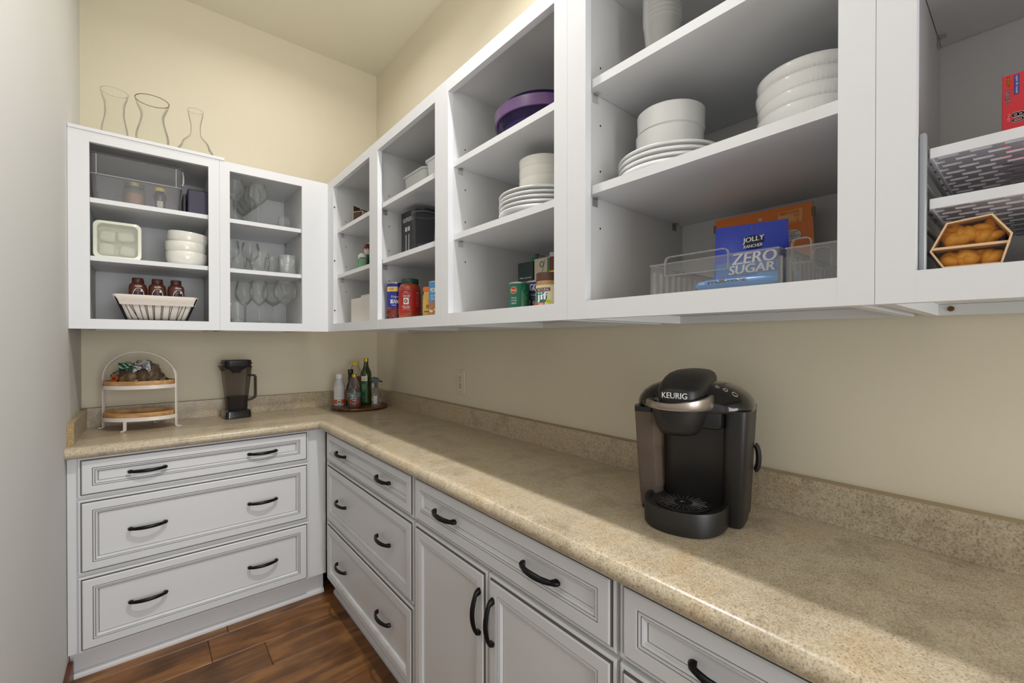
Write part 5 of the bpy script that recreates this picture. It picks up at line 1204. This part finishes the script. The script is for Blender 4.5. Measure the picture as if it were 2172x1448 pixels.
for k, t_ in enumerate(('Organic', 'Raw', 'Apple Cider', 'Vinegar')): letters(t_, (0.020, 0.012, 0.038, 0.026)[k], 0.008, on_cyl(0.0378, 0.074 - 0.010 * k, (-0.25, -0.2, -0.1, 0.05)[k]), c, INK_W, shear=0.4, bold=0.0002)
letters('with the mother', 0.044, 0.003, on_cyl(0.0378, 0.034, 0), c, INK_W); letters('16 FL OZ', 0.022, 0.005, on_cyl(0.0378, 0.026, 0), c, INK_W)
c = bottle('olive_oil_bottle', 'tall dark green olive oil bottle with gold cap and green label', -0.170, -0.252, [(0, 0), (0.030, 0), (0.0325, 0.004), (0.0325, 0.180), (0.0300, 0.200), (0.0180, 0.225), (0.0145, 0.240), (0.0130, 0.262), (0, 0.262)], mat('olive_glass', rgb(38, 62, 16), 0.10, coat=0.7, noise=(10, 0.2)),
           [(0.0134, 0.2600), (0.0150, 0.261), (0.0150, 0.2815), (0.0135, 0.283), (0, 0.283)], mat('gold_cap', rgb(196, 164, 70), 0.3, 0.5))
obj('label', cylpatch(0.0330, 0.018, 0.145, -0.95, 0.25, 20), flat('label_green', 44, 96, 60), c); obj('cream_panel', cylpatch(0.0332, 0.146, 0.176, -0.95, 0.25, 20), flat('label_ivory', 226, 220, 200), c)
for k, t_ in enumerate(('EXTRA', 'VIRGIN', 'OLIVE', 'OIL')): letters(t_, (0.022, 0.025, 0.020, 0.010)[k], 0.008 if k < 3 else 0.005, on_cyl(0.0334, 0.122 - 0.012 * k, -0.45), c, flat('ink_pale_green', 206, 224, 200))
letters('olive', 0.018, 0.007, on_cyl(0.0336, 0.158, -0.2), c, flat('olive_ink', 110, 110, 30), shear=0.3); letters('1L', 0.006, 0.005, on_cyl(0.0334, 0.046, -0.4), c, INK_W)
c = thing('spray_bottle', 'small clear spray bottle with black trigger at the right of the board', 'bottle', (-0.136, -0.322, BZ), camface(-0.136, -0.322) + PI / 2 )
obj('bottle_body', lathe([(0, 0.001), (0.025, 0.0), (0.0275, 0.004), (0.0275, 0.058), (0.025, 0.072), (0.014, 0.084), (0.0125, 0.094)], 36), GLASSM, c, smooth=True)
obj('white_label', cylpatch(0.0262, 0.012, 0.060, -2.2, -1.3, 10), flat('label_white', 222, 220, 220), c)
obj('collar', lathe([(0.0130, 0.088), (0.0150, 0.089), (0.0145, 0.104), (0.0110, 0.112), (0, 0.112)], 24), CLEARB, c, smooth=True)
obj('trigger_head', loft(newbm(), [[(x0 + dx * w_, -0.009 * w2, z0 + dz * w_) if False else (px, py, pz) for px, py, pz in pts] for pts in
    [[(-0.010, -0.008, 0.100), (0.012, -0.008, 0.100), (0.012, 0.008, 0.100), (-0.010, 0.008, 0.100)],
     [(-0.011, -0.008, 0.128), (0.010, -0.008, 0.128), (0.010, 0.008, 0.128), (-0.011, 0.008, 0.128)],
     [(-0.026, -0.0075, 0.150), (0.018, -0.0075, 0.142), (0.018, 0.0075, 0.142), (-0.026, 0.0075, 0.150)],
     [(-0.028, -0.0065, 0.164), (0.024, -0.0065, 0.150), (0.024, 0.0065, 0.150), (-0.028, 0.0065, 0.164)],
     [(-0.016, -0.004, 0.172), (0.012, -0.004, 0.166), (0.012, 0.004, 0.166), (-0.016, 0.004, 0.172)]] for x0, dx, w_, w2, z0, dz in [(0, 0, 0, 0, 0, 0)]]), BPLAST, c, smooth=True, angle=40)
obj('nozzle', tube([(0.020, 0, 0.146), (0.036, 0, 0.141)], [0.006, 0.003], 10), BPLAST, c, smooth=True)
obj('trigger', tube([(-0.018, 0, 0.150), (-0.030, 0, 0.132), (-0.036, 0, 0.108), (-0.034, 0, 0.086)], [0.005, 0.0045, 0.004, 0.003], 8), BPLAST, c, smooth=True)

# ================================================================== COFFEE MAKER
c = thing('coffee_maker', 'black single-cup coffee maker with silver ring and smoky water tank on the worktop', 'coffee maker', (-0.190, -2.326, CT), math.radians(-76))
def rings_sup(specs, n=56): return [sup(a, b, z, n, e, cx, cy) for a, b, z, e, cx, cy in specs]
# main column: right of the tank, flat recessed front
obj('body', loft(newbm(), rings_sup([(0.086, 0.072, 0.0, 5, 0.026, 0.045), (0.088, 0.075, 0.004, 5, 0.026, 0.045), (0.096, 0.082, 0.255, 5, 0.030, 0.045)])), BMATTE, c, smooth=True, angle=50)
obj('side_column', loft(newbm(), rings_sup([(0.021, 0.048, 0.0, 4, 0.093, 0.006), (0.023, 0.050, 0.004, 4, 0.093, 0.006), (0.026, 0.058, 0.255, 4, 0.102, 0.000)], 40)), BMATTE, c, smooth=True, angle=50)
tk = obj('water_tank', loft(newbm(), rings_sup([(0.027, 0.068, 0.012, 4, -0.086, 0.020), (0.0280, 0.071, 0.070, 4, -0.089, 0.020), (0.0305, 0.078, 0.236, 4, -0.096, 0.020)], 44), True, False), TANK, c, smooth=True, angle=60)
obj('tank_foot', loft(newbm(), rings_sup([(0.026, 0.064, 0.0, 4, -0.086, 0.022), (0.027, 0.066, 0.0118, 4, -0.086, 0.022)], 44)), BPLAST, c, smooth=True, angle=50)
obj('tank_collar', loft(newbm(), rings_sup([(0.0310, 0.079, 0.2365, 4, -0.096, 0.020), (0.0310, 0.079, 0.2485, 4, -0.096, 0.020)], 44)), BPLAST, c, smooth=True, angle=50)
# domed cap over everything
CAP = [(0.126, 0.100, 0.2495), (0.128, 0.102, 0.2525), (0.1275, 0.1015, 0.262), (0.1235, 0.098, 0.273), (0.114, 0.090, 0.286), (0.098, 0.078, 0.298), (0.074, 0.060, 0.308), (0.044, 0.036, 0.314), (0.012, 0.010, 0.3155)]
CX, CY = 0.002, 0.022
obj('top_cap', loft(newbm(), rings_sup([(a, b, z, 2.7, CX, CY) for a, b, z in CAP])), BGLOSS, c, smooth=True, angle=40)
def cap_z(x_, y_):
    e = 2.7; prev = None
    for a, b, z in CAP[1:]:
        q = (abs((x_ - CX) / a) ** e + abs((y_ - CY) / b) ** e) ** (1 / e)
        if q >= 1:
            if prev is None: return z
            qp, zp = prev; t = (1 - qp) / (q - qp); return zp + (z - zp) * t
        prev = (q, z)
    return CAP[-1][2]
HX = -0.008                                        # brew head centre
obj('brew_head', loft(newbm(), rings_sup([(0.030, 0.030, 0.199, 2, HX, -0.078), (0.040, 0.040, 0.202, 2, HX, -0.078), (0.046, 0.046, 0.212, 2, HX, -0.078), (0.0545, 0.0545, 0.236, 2, HX, -0.077), (0.0615, 0.0615, 0.262, 2, HX, -0.075)])), BMATTE, c, smooth=True, angle=50)
obj('head_bridge', bx(HX - 0.050, 0.080, -0.070, 0.030, 0.212, 0.262, bevel=0.012), BPLAST, c, smooth=True)
bm = newbm(); n = 56; rs = []
for (ro, z0, tilt) in ((0.0610, 0.2580, 0), (0.0680, 0.2580, 0), (0.0715, 0.2630, .2), (0.0705, 0.2725, 1), (0.0650, 0.2740, 1), (0.0540, 0.2690, .5)):
    pts = []
    for k in range(n):
        t = 2 * PI * k / n; x_, y_ = ro * math.cos(t), ro * math.sin(t)
        pts.append((HX + x_, -0.075 + y_ * 1.02, z0 + tilt * 0.015 * max(0.0, 0.25 + 0.75 * math.cos(t - 0.3)) ** 1.3))
    rs.append(pts)
loft(bm, rs, False, False); obj('silver_ring', bm, SILVER, c, smooth=True, angle=45)
# lid: long dome with an upright lip, running back over the cap
lidr = []
for (a, z, e, yf, yb) in ((0.049, 0.262, 3.4, -0.126, 0.085), (0.051, 0.280, 3.4, -0.129, 0.090), (0.052, 0.298, 3.4, -0.129, 0.092), (0.0515, 0.303, 3.2, -0.127, 0.094), (0.051, 0.312, 3.0, -0.112, 0.095), (0.049, 0.322, 2.9, -0.090, 0.095), (0.044, 0.330, 2.8, -0.066, 0.092), (0.034, 0.3355, 2.6, -0.040, 0.084), (0.018, 0.338, 2.4, -0.012, 0.066), (0.005, 0.3385, 2, 0.015, 0.045)):
    lidr.append(sup(a, (yb - yf) / 2, z, 64, e, HX + 0.006, (yf + yb) / 2))
obj('lid', loft(newbm(), lidr), BMATTE, c, smooth=True, angle=35)
letters('KEURIG', 0.052, 0.0125, lambda x_, y_: (HX + 0.004 + x_, -0.1298 + 6.0 * abs(x_) ** 3 * 10, 0.2890 + y_), c, INK_W, bold=0.0003)
for k, (bx_, by_, rr) in enumerate(((0.062, -0.034, 0.0036), (0.079, -0.036, 0.0043), (0.0975, -0.034, 0.0052))):
    pts = [(bx_ + rr * math.cos(2 * PI * q / 20), by_ + rr * math.sin(2 * PI * q / 20), cap_z(bx_ + rr * math.cos(2 * PI * q / 20), by_ + rr * math.sin(2 * PI * q / 20)) + 0.0006) for q in range(21)]
    obj('button_ring', tube(pts, 0.0011, 6), flat('button_silver', 190, 184, 172, 0.3, metal=0.4), c, smooth=True)
for k in range(5):
    y_ = -0.020 + 0.0085 * k
    obj('indicator_mark', tube([(0.062 + 0.003 * q, y_, cap_z(0.062 + 0.003 * q, y_) + 0.0003) for q in range(5)], 0.0005, 5), flat('mark_dim', 92, 88, 82), c)
# drip tray base
TX = 0.002
obj('drip_base', loft(newbm(), rings_sup([(0.083, 0.096, 0.0, 2.3, TX, -0.056), (0.086, 0.099, 0.003, 2.3, TX, -0.056), (0.087, 0.100, 0.046, 2.3, TX, -0.056), (0.0855, 0.0985, 0.050, 2.3, TX, -0.056), (0.077, 0.092, 0.050, 2.3, TX, -0.056), (0.075, 0.090, 0.044, 2.3, TX, -0.056)])), BMATTE, c, smooth=True, angle=40)
gr = obj('drip_grate', lathe([(0.0075, 0.0445), (0.056, 0.0445), (0.057, 0.047), (0.056, 0.0478), (0.0085, 0.0478), (0.0075, 0.0445)], 40, cx=TX, cy=-0.080), BMATTE, c, smooth=True)
GRM = mat('grate_slot_edge', rgb(92, 92, 92), 0.25, 0.3)
for k in range(24):
    t = 2 * PI * k / 24
    r0, r1 = 0.020, (0.044 if k % 2 else 0.050)
    obj('grate_slot', tube([(TX + r0 * math.cos(t), -0.080 + r0 * math.sin(t), 0.0480), (TX + r1 * math.cos(t), -0.080 + r1 * math.sin(t), 0.0480)], 0.0008, 5), GRM, gr)
obj('side_knob', tube([(0.1235 + 0.008 * math.sin(t), 0.070, 0.134 + 0.030 * math.cos(t)) for t in [PI * k / 12 for k in range(13)]], 0.006, 8), BPLAST, c, smooth=True)
